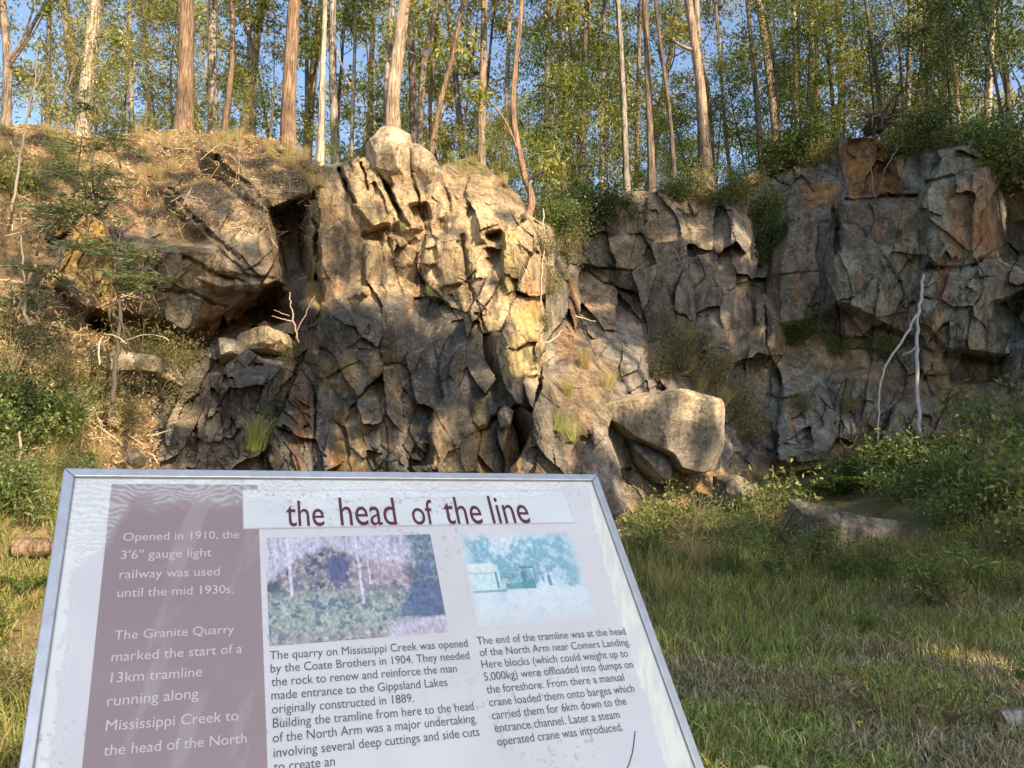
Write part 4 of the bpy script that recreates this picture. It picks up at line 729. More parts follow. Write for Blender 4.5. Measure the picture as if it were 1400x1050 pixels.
def text_pts(body, bold=0.0):
    cu = bpy.data.curves.new("t", 'FONT'); cu.body = body; cu.size = 1.0; cu.offset = bold; cu.resolution_u = 4; ob = bpy.data.objects.new("t", cu); COL.objects.link(ob)
    bpy.context.view_layer.update(); me = bpy.data.meshes.new_from_object(ob.evaluated_get(bpy.context.evaluated_depsgraph_get()))
    V = np.array([v.co[:] for v in me.vertices]); F = [list(p.vertices) for p in me.polygons]; bpy.data.objects.remove(ob); bpy.data.curves.remove(cu); bpy.data.meshes.remove(me); return V, F
def lettering(lines, col, ys, bold, z, label):
    m = MB(); allF = []
    for body, a, b in lines:
        V, F = text_pts(body, bold); A, B = onp(*a), onp(*b); x0, x1 = V[:, 0].min(), V[:, 0].max(); s = np.linalg.norm(B - A) / (x1 - x0); e = (B - A) / np.linalg.norm(B - A); dn = np.array([-e[1], e[0]])
        Q = A + np.outer((V[:, 0] - x0) * s, e) - np.outer(V[:, 1] * (ys if ys > .2 else 1) * s, dn)
        W3 = np.stack([Q[:, 0], -Q[:, 1], np.full(len(Q), z)], -1); off = m.n; m.V.append(W3); m.C.append(np.tile(np.array(col, float), (len(W3), 1))); m.n += len(W3)
        for n in set(len(f) for f in F): m.F.append(np.array([f for f in F if len(f) == n]) + off)
    o = m.build("lettering", INK, sign); o["label"] = label
PUR = (.115, .032, .055); GRY = (.115, .11, .125); CRM = (.62, .57, .58)
lettering([("the",(392,720),(444,719.3)),("head",(466,719),(543,718)),("of",(565,717.7),(595,717.3)),("the",(610,717),(661,716.5)),("line",(674,716.3),(726,715.6))], PUR, 1.5, .003, .0014, "purple condensed title lettering")
lettering([("Opened in 1910, the",(168,740),(327,736)),("3'6\" gauge light",(165,765),(289,761)),("railway was used",(163,791.5),(300,787)),("until the mid 1930s.",(160,817),(319,811)),("The Granite Quarry",(156,875),(320,866)),("marked the start of a",(152,905),(331,893)),
   ("13km tramline",(151,934),(276,925)),("running along",(146,966),(271,955)),("Mississippi Creek to",(144,1000),(326,985)),("the head of the North",(141,1034),(337,1016))], CRM, 1.0, 0.0, .0010, "cream lettering on the brown column")
lettering([("The quarry on Mississippi Creek was opened",(369,902),(640,884.5)),("by the Coate Brothers in 1904. They needed",(370,920),(642,901)),("the rock to renew and reinforce the man",(371,938.5),(625,919)),("made entrance to the Gippsland Lakes",(371,957),(612,938)),("originally constructed in 1889.",(372,976),(566,960)),
   ("Building the tramline from here to the head",(373,995.5),(648,971)),("of the North Arm was a major undertaking",(373,1015.5),(650,988)),("involving several deep cuttings and side cuts",(374,1036),(656,1006)),("to create an",(374,1055.5),(458,1047))], GRY, 1.1, 0.0, .0007, "grey lettering under the left photograph")
lettering([("The end of the tramline was at the head",(653,881.6),(856,867.5)),("of the North Arm near Comers Landing.",(656.5,897.5),(862,882.5)),("Here blocks (which could weight up to",(659.4,914),(859,898)),("5,000kg) were offloaded into dumps on",(662.5,931),(866,913)),("the foreshore. From there a manual",(666,948.5),(854,930.5)),
   ("crane loaded them onto barges which",(669.6,966),(868,946)),("carried them for 6km down to the",(673.3,984),(857,963.5)),("entrance channel. Later a steam",(677,1001.5),(848,982)),("operated crane was introduced.",(680.6,1020),(852,999))], GRY, 1.1, 0.0, .0007, "grey lettering under the right photograph")
m = MB(); a, b, c = onp(868, 1000), onp(864, 1030), onp(855, 1058); pts = np.array([(a[0], -a[1], .001), (b[0], -b[1], .0012), (c[0], -c[1], .001)]); add_tube(m, smooth_path(pts, 5), .0006, 5, (.08, .08, .09)); m.build("scratch", INK, sign)
for s in (.14, .86):                          # posts under the board
    m = MB(); x = W_ * s; p0 = M.inverted() @ Vector((np.array(tl) + rv * x - uv * H_ * .5)); top = np.array([x, -H_ * .35, -.04]); foot3 = M.inverted() @ Vector(tuple(tl + rv * x - uv * H_ * .5 - nv * .04 - np.array([0, 0, 1.9])))
    add_tube(m, np.array([top, [x, -H_ * .5, -.04], list(foot3)]), .03, 10, (.55, .55, .55)); m.build("post", ALU, sign, True)

# ------------------------------------------------------------------ dead wood
def deadtree(name, label, cat, stems, col, mat=DEADW, part="stem", Ybase=None):
    b = px(*stems[0][0][0]); root = thing(name, label, cat, tuple(b))
    for k, (pts, w0, w1) in enumerate(stems):
        q = np.array([px(*p) for p in pts]); q = smooth_path(q, 6) - b; q[:, :2] += .012 * rng.normal(size=(len(q), 2)); Y = pts[0][2]
        m = MB(); add_tube(m, q, np.linspace(w0, w1, len(q)) * Y / FPX * .5, 8, col, .2, k); m.build(part if k == 0 else "branch", mat, root, True)
    return root
deadtree("dead_tree", "bleached forked dead pole leaning against the right cliff face", "dead tree", [([(1258,604,15.2),(1254,520,15.6),(1253,460,16),(1258,410,16.3),(1262,376,16.5)],5.5,4),([(1253,430,16.1),(1236,462,15.9),(1214,495,15.7),(1203,530,15.5),(1201,570,15.3),(1200,604,15)],3.6,2),([(1253,472,16),(1246,480,15.8),(1234,484,15.7)],2.5,1.5)], (.36,.34,.335))
deadtree("dead_sapling", "thin dark dead sapling standing on the left slope", "dead tree", [([(154,552,10.8),(160,490,10.9),(163,430,11),(158,370,11),(150,330,11),(128,260,11),(125,190,11)],7,2),([(162,440,11),(150,400,11),(152,372,11),(160,395,11)],2,1),([(163,430,11),(176,470,10.9),(190,500,10.8),(206,560,10.6)],2.5,1),([(160,395,11),(180,372,10.9),(200,366,10.8),(214,375,10.7),(218,392,10.7),(210,398,10.7)],2.2,1.2)], (.085,.07,.055), TWIG)
deadtree("dead_sapling", "pale crooked bare sapling on the sunlit bank at far left", "dead tree", [([(42,445,10.6),(34,425,10.7),(38,390,10.8),(50,362,10.9)],5,4),([(36,400,10.8),(28,330,10.9),(30,290,11)],3,2)], (.22,.17,.12), TWIG)
deadtree("dead_sapling", "slim pale stem rising past the left wattles", "dead tree", [([(14,290,12.5),(30,200,12.8),(44,130,13),(58,95,13)],4,2),([(40,160,13),(48,110,13.1),(50,80,13.1)],3,2)], (.26,.22,.16), TWIG)
deadtree("curled_vine", "pale curled dry vine above the left ledge", "vine", [([(135,500,11),(136,470,11),(142,458,11),(160,460,10.9),(172,470,10.9)],2.5,1.5),([(143,480,11),(142,468,10.9),(150,462,10.9)],2,1.2),([(160,470,11),(200,458,10.8),(225,462,10.7),(232,470,10.7)],2,1.2)], (.45,.37,.28), TWIG)
deadtree("bare_twig", "bare branching twig sprouting at the mouth of the cave", "twig", [([(408,470,13.2),(402,440,13.1),(398,420,13.1),(396,400,13.1)],2.5,1.2),([(402,440,13.1),(385,436,13),(372,432,13)],2,1),([(404,455,13.2),(420,425,13.1),(430,405,13)],1.8,1),([(396,432,13),(384,428,13),(376,424,13)],1.3,.8)], (.42,.30,.22), TWIG)
deadtree("dry_stalk", "leaning dry stalk on the left bank beside the sign", "twig", [([(8,760,8.4),(16,700,8.6),(24,640,8.8),(28,590,9)],6,3),([(24,640,8.8),(50,620,8.7),(60,608,8.7)],2,1.2)], (.33,.25,.16), TWIG)
deadtree("vine_stem", "long thin pale vine hanging down the right shoulder of the buttress", "vine", [([(742,285,15.3),(744,330,14.6),(741,372,14.2),(740,420,14)],2,1.5)], (.42,.35,.24), TWIG)
deadtree("dry_branch", "pale dry branch lying at the foot of the recess", "branch", [([(742,470,14.2),(756,464,14.4),(768,452,14.8)],2.2,1.5),([(785,432,15.8),(800,436,15.8),(815,440,15.8)],2.2,1.4)], (.48,.40,.28), TWIG)
deadtree("root", "long pale root hanging over the rim of the right cliff", "root", [([(1228,190,18.2),(1224,208,18.1),(1212,228,18),(1204,250,18),(1199,270,18)],2,1),([(1224,208,18.1),(1232,196,18.1),(1234,180,18.1)],1.5,1)], (.16,.13,.10), TWIG)
deadtree("root", "straight grey stem growing down the orange stained face", "root", [([(1196,272,18),(1192,240,18.1),(1188,200,18.2)],2.5,1.5)], (.14,.12,.10), TWIG)
# uprooted stump
st = px(1200, 172, 19.0); root = thing("uprooted_stump", "dark uprooted stump with splayed roots on the rim of the right cliff", "stump", tuple(st))
m = MB(); add_tube(m, np.array([[0, .6, .1], [0, .2, .1], [0, -.1, .05], [.05, -.3, 0]]), [.12, .2, .3, .2], 11, (.07, .055, .04), .5, 3); m.build("stump_body", TWIG, root)
for k in range(26):
    th = rng.random() * 6.28; d = np.array([math.cos(th) * 1.4, -.25 + .3 * rng.normal(), math.sin(th) * .35 + .1]); m = MB() if k % 5 == 0 else m
    add_tube(m, limb(np.array([0, -.2, .05]), d, rng.uniform(.3, 1.3), rng, 5, -.2, .3), np.linspace(.045, .01, 6), 5, (.085, .065, .045) if k % 3 else (.2, .15, .1))
    if k % 5 == 4: m.build("root", TWIG, root)
lb = MB(); a, b = px(1222, 168, 18.8) - st, px(1268, 196, 18.6) - st; add_tube(lb, np.array([a, (a + b) / 2 + [0, 0, .05], b]), [.07, .06, .05], 7, (.33, .24, .15), .2, 4); lb.build("broken_branch", TWIG, root)
def log(label, a, b, ra, rb, col, endcol, name="log", cat="log"):
    a, b = np.array(a), np.array(b); root = thing(name, label, cat, tuple(a)); m = MB(); q = smooth_path(np.array([a, a * .67 + b * .33 + [0, 0, .01], a * .33 + b * .67, b]) - a, 6); V_, F_, cp = tube(q, np.linspace(ra, rb, len(q)), 18, .14, 5)
    m.add(V_, F_, col); m.build("bark_sleeve", BARK, root)
    for e, (cen, cc) in enumerate(((0, q[0]), (len(q) - 1, q[-1]))):
        ring = V_[cen * 18:(cen + 1) * 18]; d = unit(q[0] - q[1]) * (1 if e == 0 else -1); vs = [cc + d * .003]; cs = [np.array(endcol) * .6]
        for f in (.25, .5, .75, .995): vs += list(cc + (ring - cc) * f + d * .003); cs += [np.array(endcol) * (1.15 if f in (.5,) else .85 if f < .9 else .5)] * 18
        fs = [(0, 1 + k, 1 + (k + 1) % 18) for k in range(18)]; m = MB(); m.add(np.array(vs), np.array(fs), np.array(cs)); qd = [(1 + 18 * w + k, 1 + 18 * (w + 1) + k, 1 + 18 * (w + 1) + (k + 1) % 18, 1 + 18 * w + (k + 1) % 18) for w in range(3) for k in range(18)]; m.F.append(np.array(qd)); m.build("cut_end", TWIG, root)
    return root
p = px(1366, 984, 5.35); log("grey weathered log lying in the short grass at the right edge", p, p + np.array([1.3, .25, .01]), .058, .065, (.33, .29, .26), (.30, .2, .12))
p = px(1043, 1052, 4.25); log("small pale cut log standing on end at the bottom of the clearing", p - [0, 0, .1], p, .055, .055, (.22, .16, .1), (.66, .52, .28))
p = px(18, 752, 6.8); log("short brown sawn log in the sunlit grass left of the sign", p, p + np.array([.28, .12, .02]), .085, .08, (.24, .16, .10), (.20, .12, .06))

# ------------------------------------------------------------------ shrubs, ferns, tufts
def shrub_mesh(seed, h, w, cols, n, L, W, stems=9, stemcol=(.14, .1, .07), droop=.1, up=.8):
    r = np.random.default_rng(seed); sb, lb = MB(), MB()
    for k in range(stems):
        th = r.random() * 6.28; q = limb(np.array([math.cos(th), math.sin(th), 0]) * .06 * w, np.array([math.cos(th) * w / h * r.random(), math.sin(th) * w / h * r.random(), up]), h * r.uniform(.6, 1.0), r, 7, .1, .14)
        add_tube(sb, q, np.linspace(.012, .003, len(q)) * max(h, .6), 4, stemcol)
        t = r.random(n // stems) ** .7; i = np.minimum((t * 7).astype(int), 6); c = q[i] + (q[i + 1] - q[i]) * (t * 7 - i)[:, None] + r.normal(size=(len(t), 3)) * w * .16
        add_leaves(lb, c, L, W, palette(len(c), cols, r, .25), r, droop)
    return sb.mesh("stems", TWIG, True), lb.mesh("leaves", LEAF)
def fern_mesh(seed, h, cols, fronds=12):
    r = np.random.default_rng(seed); sb, lb = MB(), MB()
    for k in range(fronds):
        th = k * 2.4 + r.normal() * .3; d = np.array([math.cos(th), math.sin(th), 1.1]); q = limb(np.zeros(3), d, h * r.uniform(.8, 1.2), r, 9, -1.2, .04); add_tube(sb, q, np.linspace(.006, .002, len(q)), 3, (.2, .16, .06))
        for i in range(2, len(q) - 1):
            for f in (0, .5):
                c = q[i] + (q[i + 1] - q[i]) * f; ax = unit(q[i + 1] - q[i]); sd = unit(np.cross(ax, [0, 0, 1.])); L = h * .3 * (1 - (i + f) / len(q)) + .03
                for s in (-1, 1):
                    base = c + sd * s * np.linspace(0, L, 7)[:, None]; add_leaves(lb, base, h * .07, h * .025, palette(7, cols, r), r, .1, axis=np.tile(sd * s + ax * .8, (7, 1)) + r.normal(size=(7, 3)) * .25)
    return sb.mesh("stems", TWIG, True), lb.mesh("fronds", LEAF)
def feather_mesh(seed, h, cols):              # feathery wattle branch: sprays of fine leaflets
    r = np.random.default_rng(seed); sb, lb = MB(), MB()
    q = limb(np.zeros(3), np.array([.1, 0, 1.]), h, r, 9, 0, .08); add_tube(sb, q, np.linspace(.012, .004, len(q)), 5, (.12, .09, .06))
    for k in range(13):
        i = r.integers(3, len(q)); th = r.random() * 6.28; s = limb(q[i], np.array([math.cos(th), math.sin(th), .1]), h * r.uniform(.2, .4), r, 7, -.35, .06); add_tube(sb, s, np.linspace(.004, .0015, len(s)), 3, (.2, .18, .08))
        n = 75; t = r.random(n); j = np.minimum((t * 7).astype(int), 6); c = s[j] + (s[j + 1] - s[j]) * (t * 7 - j)[:, None]; ax = unit(s[-1] - s[0]); sd = unit(np.cross(ax, [0, 0, 1.])); sg = r.choice([-1, 1], n)[:, None]
        off = r.random((n, 1)) * h * .09; add_leaves(lb, c + (sd * sg + ax * .4) * off, .055, .014, palette(n, cols, r), r, .1, axis=ax + sd * sg * .6 + r.normal(size=(n, 3)) * .25)
    return sb.mesh("stems", TWIG, True), lb.mesh("leaves", LEAF)
def tuft_mesh(seed, h, n, cols, w=.35, lean=1.0):
    r = np.random.default_rng(seed); m = MB(); b = np.c_[r.normal(size=(n, 2)) * w * .25, np.zeros(n)]; add_blades(m, b, h * r.uniform(.5, 1.1, n), .007, palette(n, cols, r), r, lean); return (m.mesh("blades", GRASSM),)
STRAW = [(.46,.35,.17),(.38,.29,.14),(.30,.25,.10),(.52,.41,.22)]; GRASS = [(.28,.34,.09),(.36,.37,.115),(.22,.29,.07),(.41,.38,.15)]; RUST = [(.27,.16,.07),(.19,.13,.06),(.17,.135,.06)]
LEAFY = [(.14,.19,.055),(.10,.145,.045),(.21,.245,.08),(.07,.10,.035)]
KM = {"leafy": [shrub_mesh(601, 1.0, .9, LEAFY, 2600, .075, .035), shrub_mesh(602, 1.0, 1.1, LEAFY + [(.2,.22,.06)], 3000, .065, .03), shrub_mesh(603, 1.0, .9, [(.05,.08,.02),(.07,.11,.025),(.035,.06,.02)], 2800, .07, .032)],
      "scrub": [shrub_mesh(681, 1.0, 1.0, [(.20,.24,.07),(.26,.27,.09),(.15,.2,.06)], 900, .11, .05, 12, (.2,.15,.1), .3), shrub_mesh(682, 1.0, 1.1, [(.13,.16,.06),(.2,.2,.08),(.24,.19,.09)], 1300, .07, .02, 16, (.22,.17,.12)), shrub_mesh(683, 1.0, .9, [(.11,.17,.05),(.17,.22,.07)], 1500, .10, .022, 10, (.15,.11,.07), .4)],
      "willowleaf": [shrub_mesh(611, 1.0, .6, [(.14,.18,.05),(.10,.14,.035),(.18,.2,.07)], 420, .14, .026, 6, droop=.4), shrub_mesh(612, 1.0, .5, [(.11,.16,.04),(.17,.2,.06)], 360, .15, .028, 5, droop=.3)],
      "dry": [shrub_mesh(621, 1.0, 1.0, [(.20,.19,.07),(.14,.14,.05),(.30,.26,.1)], 2600, .075, .020, 16, (.25,.19,.12)), shrub_mesh(622, 1.0, .9, [(.12,.13,.05),(.18,.17,.07)], 2200, .07, .018, 18, (.18,.12,.08))],
      "fern": [fern_mesh(631, 1.0, [(.08,.14,.025),(.11,.17,.035)]), fern_mesh(632, 1.0, [(.06,.11,.02),(.09,.14,.03)])],
      "feather": [feather_mesh(641, 1.0, [(.10,.15,.085),(.14,.19,.10)]), feather_mesh(642, 1.0, [(.13,.17,.08),(.19,.22,.10)])],
      "straw": [tuft_mesh(651, 1.0, 260, STRAW), tuft_mesh(652, 1.0, 220, STRAW + GRASS[1:2])], "green": [tuft_mesh(661, 1.0, 320, GRASS), tuft_mesh(662, 1.0, 300, GRASS + STRAW[2:3])], "rust": [tuft_mesh(671, 1.0, 60, RUST + GRASS[:1], 1.1, .7), shrub_mesh(672, 1.0, 1.0, RUST + [(.14,.15,.05)], 800, .04, .012, 11, (.15,.09,.05))]}
NM = {"leafy": ("shrub", "shrub"), "scrub": ("shrub", "shrub"), "willowleaf": ("leafy_weed", "weed"), "dry": ("dry_shrub", "shrub"), "fern": ("fern", "fern"), "feather": ("wattle_sapling", "sapling"), "straw": ("grass_tuft", "grass tuft"), "green": ("grass_tuft", "grass tuft"), "rust": ("weed_clump", "weed")}
pc = {}
def plant(kind, loc, h, label, group=None, w=1.0, tilt=(0, 0)):
    ms = KM[kind]; i = pc.get(kind, 0); pc[kind] = i + 1; t = thing(NM[kind][0], label, NM[kind][1], tuple(loc), group); t.rotation_euler = (tilt[0], tilt[1], rng.random() * 6.28); t.scale = (h * w, h * w, h)
    for me in ms[i % len(ms)]:
        o = bpy.data.objects.new(me.name.split(".")[0], me); COL.objects.link(o); o.parent = t
    return t
def onground(u, Y): x = (u - 700) / FPX * Y; return np.array([x, Y, float(gz(x, Y)) - .03])
LG = "leafy shrubs below the right cliff"
for u, Y, h, k, lab in [(1395,11.5,1.3,"leafy","tall leafy green shrub at the right edge below the cliff"),(1345,12,1.1,"leafy","broad leafy green shrub left of the tall one at the right edge"),(1300,12.6,1.05,"leafy","rounded light green shrub in front of the dead pole"),(1250,13.2,.9,"leafy","low green shrub at the foot of the bleached dead pole"),(1200,13.6,1.0,"leafy","low green shrub left of the dead pole foot"),
   (1325,13.6,1.0,"leafy","green shrub behind the rounded light green one"),(1395,13.4,1.5,"leafy","high dark shrub against the cliff at the right edge"),(1420,10.5,1.1,"leafy","shrub cut by the right edge of the picture"),(1310,11.6,.9,"leafy","dark green shrub behind the right end of the rock slab"),(1360,10.6,.8,"leafy","bushy shrub in front of the tall right shrub"),
   (1225,12.8,.9,"leafy","small shrub on the rock slab's far side"),(1150,13.8,.8,"leafy","fresh green low shrub left of the slab"),(1060,13,1.0,"leafy","yellow green shrub left of the rock slab"),(1040,12.3,.9,"leafy","leafy yellowish bush in front of the pale half buried rock"),(1020,11.6,.7,"leafy","small leafy bush at the edge of the tall grass"),
   (905,12.6,.8,"leafy","dark bush under the small grey block"),(940,12.2,.9,"leafy","dark bush below the big flat topped boulder"),(980,12.4,.8,"leafy","dark green bush right of the one under the boulder"),(880,11.8,.7,"leafy","low dark bush beside the sign's right top corner"),(1110,11.4,.6,"leafy","grey green bush below the slab's left end")]:
    plant("scrub" if int(u) % 4 < 2 or u in (1345, 1395, 1040, 940) else "leafy", onground(u, Y), h, lab, LG)
for u, Y, h, lab in [(1170,13.6,.8,"bright green bracken fern on the scree left of the pole"),(1210,14.2,.9,"bracken fern at the foot of the right face"),(1130,14,.7,"small bracken fern above the slab"),(1270,14,1.,"bracken fern beside the dead pole")]: plant("fern", onground(u, Y), h, lab, "ferns below the right cliff")
for u, Y, h, lab in [(1200,10.4,.75,"narrow leaved weed in front of the rock slab's middle"),(1245,9.6,.85,"narrow leaved weed with dark stems right of the slab"),(1262,9.4,.9,"tall narrow leaved weed with paired dark stems"),(1330,9.8,.8,"pale narrow leaved weed beside the right shrubs"),(1385,9.3,.7,"yellowish narrow leaved weed at the right edge"),(1140,10.6,.6,"narrow leaved weed below the slab's left end"),(1000,10.6,.8,"narrow leaved weed right of the sign in the dry grass"),(1060,10.4,.9,"narrow leaved weed before the yellow green shrub"),(1165,8.4,.45,"young narrow leaved weed in the clearing"),(1375,6.6,.3,"small bright weed above the grey log")]:
    plant("willowleaf", onground(u, Y), h, lab, "narrow leaved weeds in the clearing")
for u, Y, h, k, lab in [(1220,5.2,.55,"rust","dense rusty brown weed clump in the short grass"),(1255,5.4,.5,"rust","rusty weed clump right of the dense one"),(1050,5.3,.5,"rust","thin reddish weed clump near the small cut log"),(1090,5.6,.55,"rust","reddish weed stalks in the middle of the clearing"),(985,4.6,.5,"rust","reddish stalks beside the sign's right edge"),(1180,5.6,.5,"rust","rusty stalks left of the dense weed clump"),(930,9.4,.7,"rust","rusty stalks in the tall grass right of the sign"),(1100,9.6,.7,"rust","orange brown stalks in the tall grass below the slab"),(1290,9.3,.7,"rust","orange brown stalks below the right shrubs"),(1210,9.2,.7,"rust","rusty stalks left of the paired dark stems"),(950,11,.8,"straw","pale straw tuft below the dark bushes"),(1000,11,.7,"straw","straw tuft in front of the leafy yellowish bush"),(905,10,.6,"straw","straw coloured tuft right of the sign corner"),(1090,11.4,.6,"straw","straw tuft at the slab's left end"),(1130,10.9,.5,"dry","sparse dry bush in front of the slab's left half"),(1190,10.9,.45,"dry","sparse dry bush in front of the slab's middle"),(1245,11,.5,"dry","dry bush at the slab's right end"),(1160,11,.4,"green","green tuft against the slab's face"),(1225,11.2,.4,"straw","straw tuft against the slab's face")]:
    plant(k, onground(u, Y), h, lab, "weeds and tufts of the clearing")
# on the face
for u, v, h, k, lab in [(935,505,1.3,"dry","large dry olive bush on the ledge in the middle of the cliff"),(975,520,.9,"dry","dry bush right of the large one on the middle ledge"),(900,520,.8,"dry","dry bush left of the large one on the middle ledge"),(1010,560,.9,"dry","grey green bush right of the big flat topped boulder"),(1020,600,.9,"dry","olive bush in the gully above the half buried rock"),(955,535,.6,"straw","straw tuft hanging over the top of the big flat topped boulder"),
   (985,550,.6,"straw","straw tuft on the right shoulder of the big boulder"),(830,530,.6,"straw","straw tuft left above the big flat topped boulder"),(800,500,.6,"straw","straw tuft on the sunlit bank"),(775,540,.5,"straw","straw tuft lower on the sunlit bank"),(760,585,.45,"green","green tuft beside the leaning block"),(780,600,.5,"green","dark tuft above the pinkish grey boulder"),
   (750,400,.7,"dry","pale green hanging bush on the right edge of the buttress"),(745,450,.5,"dry","small bush low on the buttress' right edge"),(770,345,.9,"dry","olive bush at the top of the recess"),(742,345,.6,"dry","small pale bush below the curved sapling"),(1105,450,.8,"leafy","dark shrub in the gully of the right cliff"),(1085,470,.7,"leafy","dark bush at the left of the gully"),(1140,480,.6,"leafy","dark bush below the overhang of the right face"),
   (1200,480,.5,"leafy","small dark bush on the right face ledge"),(1065,330,.9,"leafy","pale leaved bush hanging left of the right cliff face"),(1050,300,.9,"leafy","pale leaved bush under the gully rim"),(1040,360,.6,"leafy","small pale leaved bush on the gully wall"),(1340,520,.7,"straw","dry tuft under the right face overhang"),(1290,530,.5,"straw","dry tuft on the scree under the right face"),
   (1390,300,1.0,"straw","dry grass hanging over the rim at the right edge"),(1375,250,.9,"dry","dark bush hanging at the right end of the cliff rim"),(1400,340,.8,"straw","long dry grass hanging at the right edge"),(350,610,.75,"green","fresh green tuft on the lower rocks above the sign"),(365,600,.8,"feather","green feathery seedling on the lower rocks above the sign"),(410,495,.5,"dry","small bush on the ledge beside the cave"),
   (395,480,.3,"green","bright green tuft beside the bare twig"),(590,400,.22,"green","small bright tuft in a crack of the buttress"),(552,312,.2,"green","tiny tuft in the diagonal crack"),(250,500,.7,"dry","dry bush on the slope under the overhang"),(215,540,1.0,"dry","twiggy olive bush right of the thin dead sapling"),(195,500,1.0,"dry","tall twiggy bush behind the thin dead sapling"),(240,470,.7,"dry","sparse bush under the overhang"),
   (120,540,.8,"dry","brown twiggy bush left of the thin dead sapling"),(80,530,.8,"dry","brown twiggy heap on the left slope"),(170,575,.6,"dry","dark twiggy bush at the foot of the thin dead sapling"),(20,490,1.0,"feather","green wattle sapling at the left edge in the shade"),(25,575,.8,"leafy","bright green shrub at the left edge"),(70,480,.9,"feather","wattle sapling right of the shaded one at the left edge"),(0,610,.7,"leafy","light green shrub low at the left edge"),
   (95,600,.8,"green","green tuft on the left bank"),(130,640,.6,"straw","straw tuft above the left top corner of the sign"),(70,650,.7,"straw","straw tuft on the left bank beside the sign"),(240,310,.45,"feather","feathery green sprig on the earth slope's lower edge"),(10,520,.8,"scrub","scrubby bush at the left edge in the dappled shade"),(55,560,.7,"fern","fern in the middle of the left bank"),(100,570,.6,"scrub","scrubby bush below the twiggy heap on the left slope"),(60,610,.7,"scrub","scrubby light green bush low on the left bank"),(20,640,.6,"fern","fern low on the left bank at the edge"),(100,640,.5,"fern","fern above the sign's left corner"),(15,450,.8,"feather","feathery wattle at the left edge below the sunlit bank"),(45,255,.7,"scrub","green bush on the upper left slope beside the slim pale stem"),(90,225,.6,"scrub","green bush on the upper left slope below the pale trunk"),(150,205,.5,"fern","fern on the upper left slope"),(10,260,.8,"scrub","green bush at the left edge of the upper slope"),(650,222,.3,"straw","straw tuft on the mossy rim"),(620,218,.3,"green","green tuft on the mossy rim"),(690,250,.4,"straw","straw tuft right of the mossy rim"),(860,275,.5,"straw","straw tuft on the rim of the shaded cliff"),(905,262,.5,"dry","low bush on the shaded cliff rim"),
   (960,275,1.0,"dry","dark low bush hanging over the shaded cliff"),(1010,265,.7,"dry","olive bush hanging at the gully's rim"),(1120,220,.8,"dry","dark bush left of the uprooted stump"),(1240,210,.6,"dry","dark bush right of the uprooted stump"),(1290,200,.6,"dry","low dark bush on the right rim"),(785,310,1.3,"leafy","dense dark bush filling the head of the recess"),(820,305,1.2,"leafy","dark bush at the right side of the recess head"),(760,318,.9,"leafy","dark bush at the left side of the recess head"),(1060,235,1.2,"leafy","dark bush at the gully rim under the dark straight trunk"),(1095,222,1.3,"leafy","tall dark bush on the rim above the gully"),
   (1130,205,1.0,"leafy","dark bush just left of the uprooted stump"),(1245,205,1.0,"leafy","dark bush just right of the uprooted stump"),(1275,200,1.1,"leafy","dark bush on the rim above the smooth brown slab"),(1345,225,1.4,"leafy","large dark bush on the rim at the right end"),(1370,240,1.6,"leafy","largest dark bush spilling over the right end of the rim"),(1400,260,1.5,"leafy","dark bush at the right edge of the rim"),(1395,420,1.0,"leafy","green bush at the right edge halfway down the cliff"),
   (1000,275,1.0,"leafy","dark bush hanging left of the gully"),(930,275,.8,"leafy","low dark bush on the shaded rim"),(1100,560,.6,"dry","sparse bush on the lower right cliff"),(1160,560,.6,"dry","dry bush at the foot of the long branch"),(1050,500,.8,"dry","olive bush in the gully bottom")]:
    f = face(u, v); plant(k, f + np.array([0, -.05, -.05]), h, lab, "plants growing on the cliff", tilt=(R(18), 0))
for u, Y, h, k, lab in [(60,8.6,.5,"dry","dry scrubby bush left of the sign's top corner"),(20,8.2,.55,"dry","dry scrubby bush at the left edge beside the sawn log"),(45,7.2,.6,"willowleaf","yellow green weed left of the sign's frame"),(10,7.4,.6,"leafy","light green weed bush at the left edge beside the sign"),(55,6.6,.4,"fern","fern beside the sign's left rail"),(20,6.0,.6,"willowleaf","tall weed low at the left edge"),(35,5.6,.35,"dry","brown scrubby weed beside the sign's lower left rail"),(5,5.4,.45,"scrub","leafy weed at the bottom left corner"),(90,9.2,.5,"scrub","light green bush above the sign's top left corner"),(75,8.0,.4,"rust","rusty stalks against the sign's left rail"),(0,7.6,.6,"fern","fern at the left edge below the sawn log"),(110,9.6,.5,"dry","twiggy bush just above the sign's top rail")]:
    plant(k, onground(u, Y), h, lab, "scrub on the left bank")
for u, v, Y, h, rot, lab in [(120,330,11,1.5,0,"blue green feathery wattle sapling in front of the overhang"),(165,210,11.2,1.0,.5,"feathery wattle sapling at the top of the dead sapling"),(150,420,11,1.3,.3,"feathery wattle spray halfway up the dead sapling"),(50,330,11,1.3,.2,"feathery wattle sapling on the left slope"),(190,410,11,1.2,.4,"feathery wattle spray before the overhang's lower edge"),(20,420,10.6,1.4,.2,"yellowish wattle sapling at the left edge"),(100,250,12,1.2,.1,"feathery wattle above the orange face")]:
    plant("feather", px(u, v + 20, Y), h, lab, "wattle saplings on the left slope", 1.25)
for k in range(60):
    u = rng.uniform(-40, 440); v = crest(u) + rng.uniform(2, 90 if u < 260 else 30)
    plant("straw", face(u, v) + np.array([0, -.03, -.03]), rng.uniform(.25, .5), "straw coloured grass tuft on the sunlit earth slope at upper left", "straw tufts on the upper left slope")
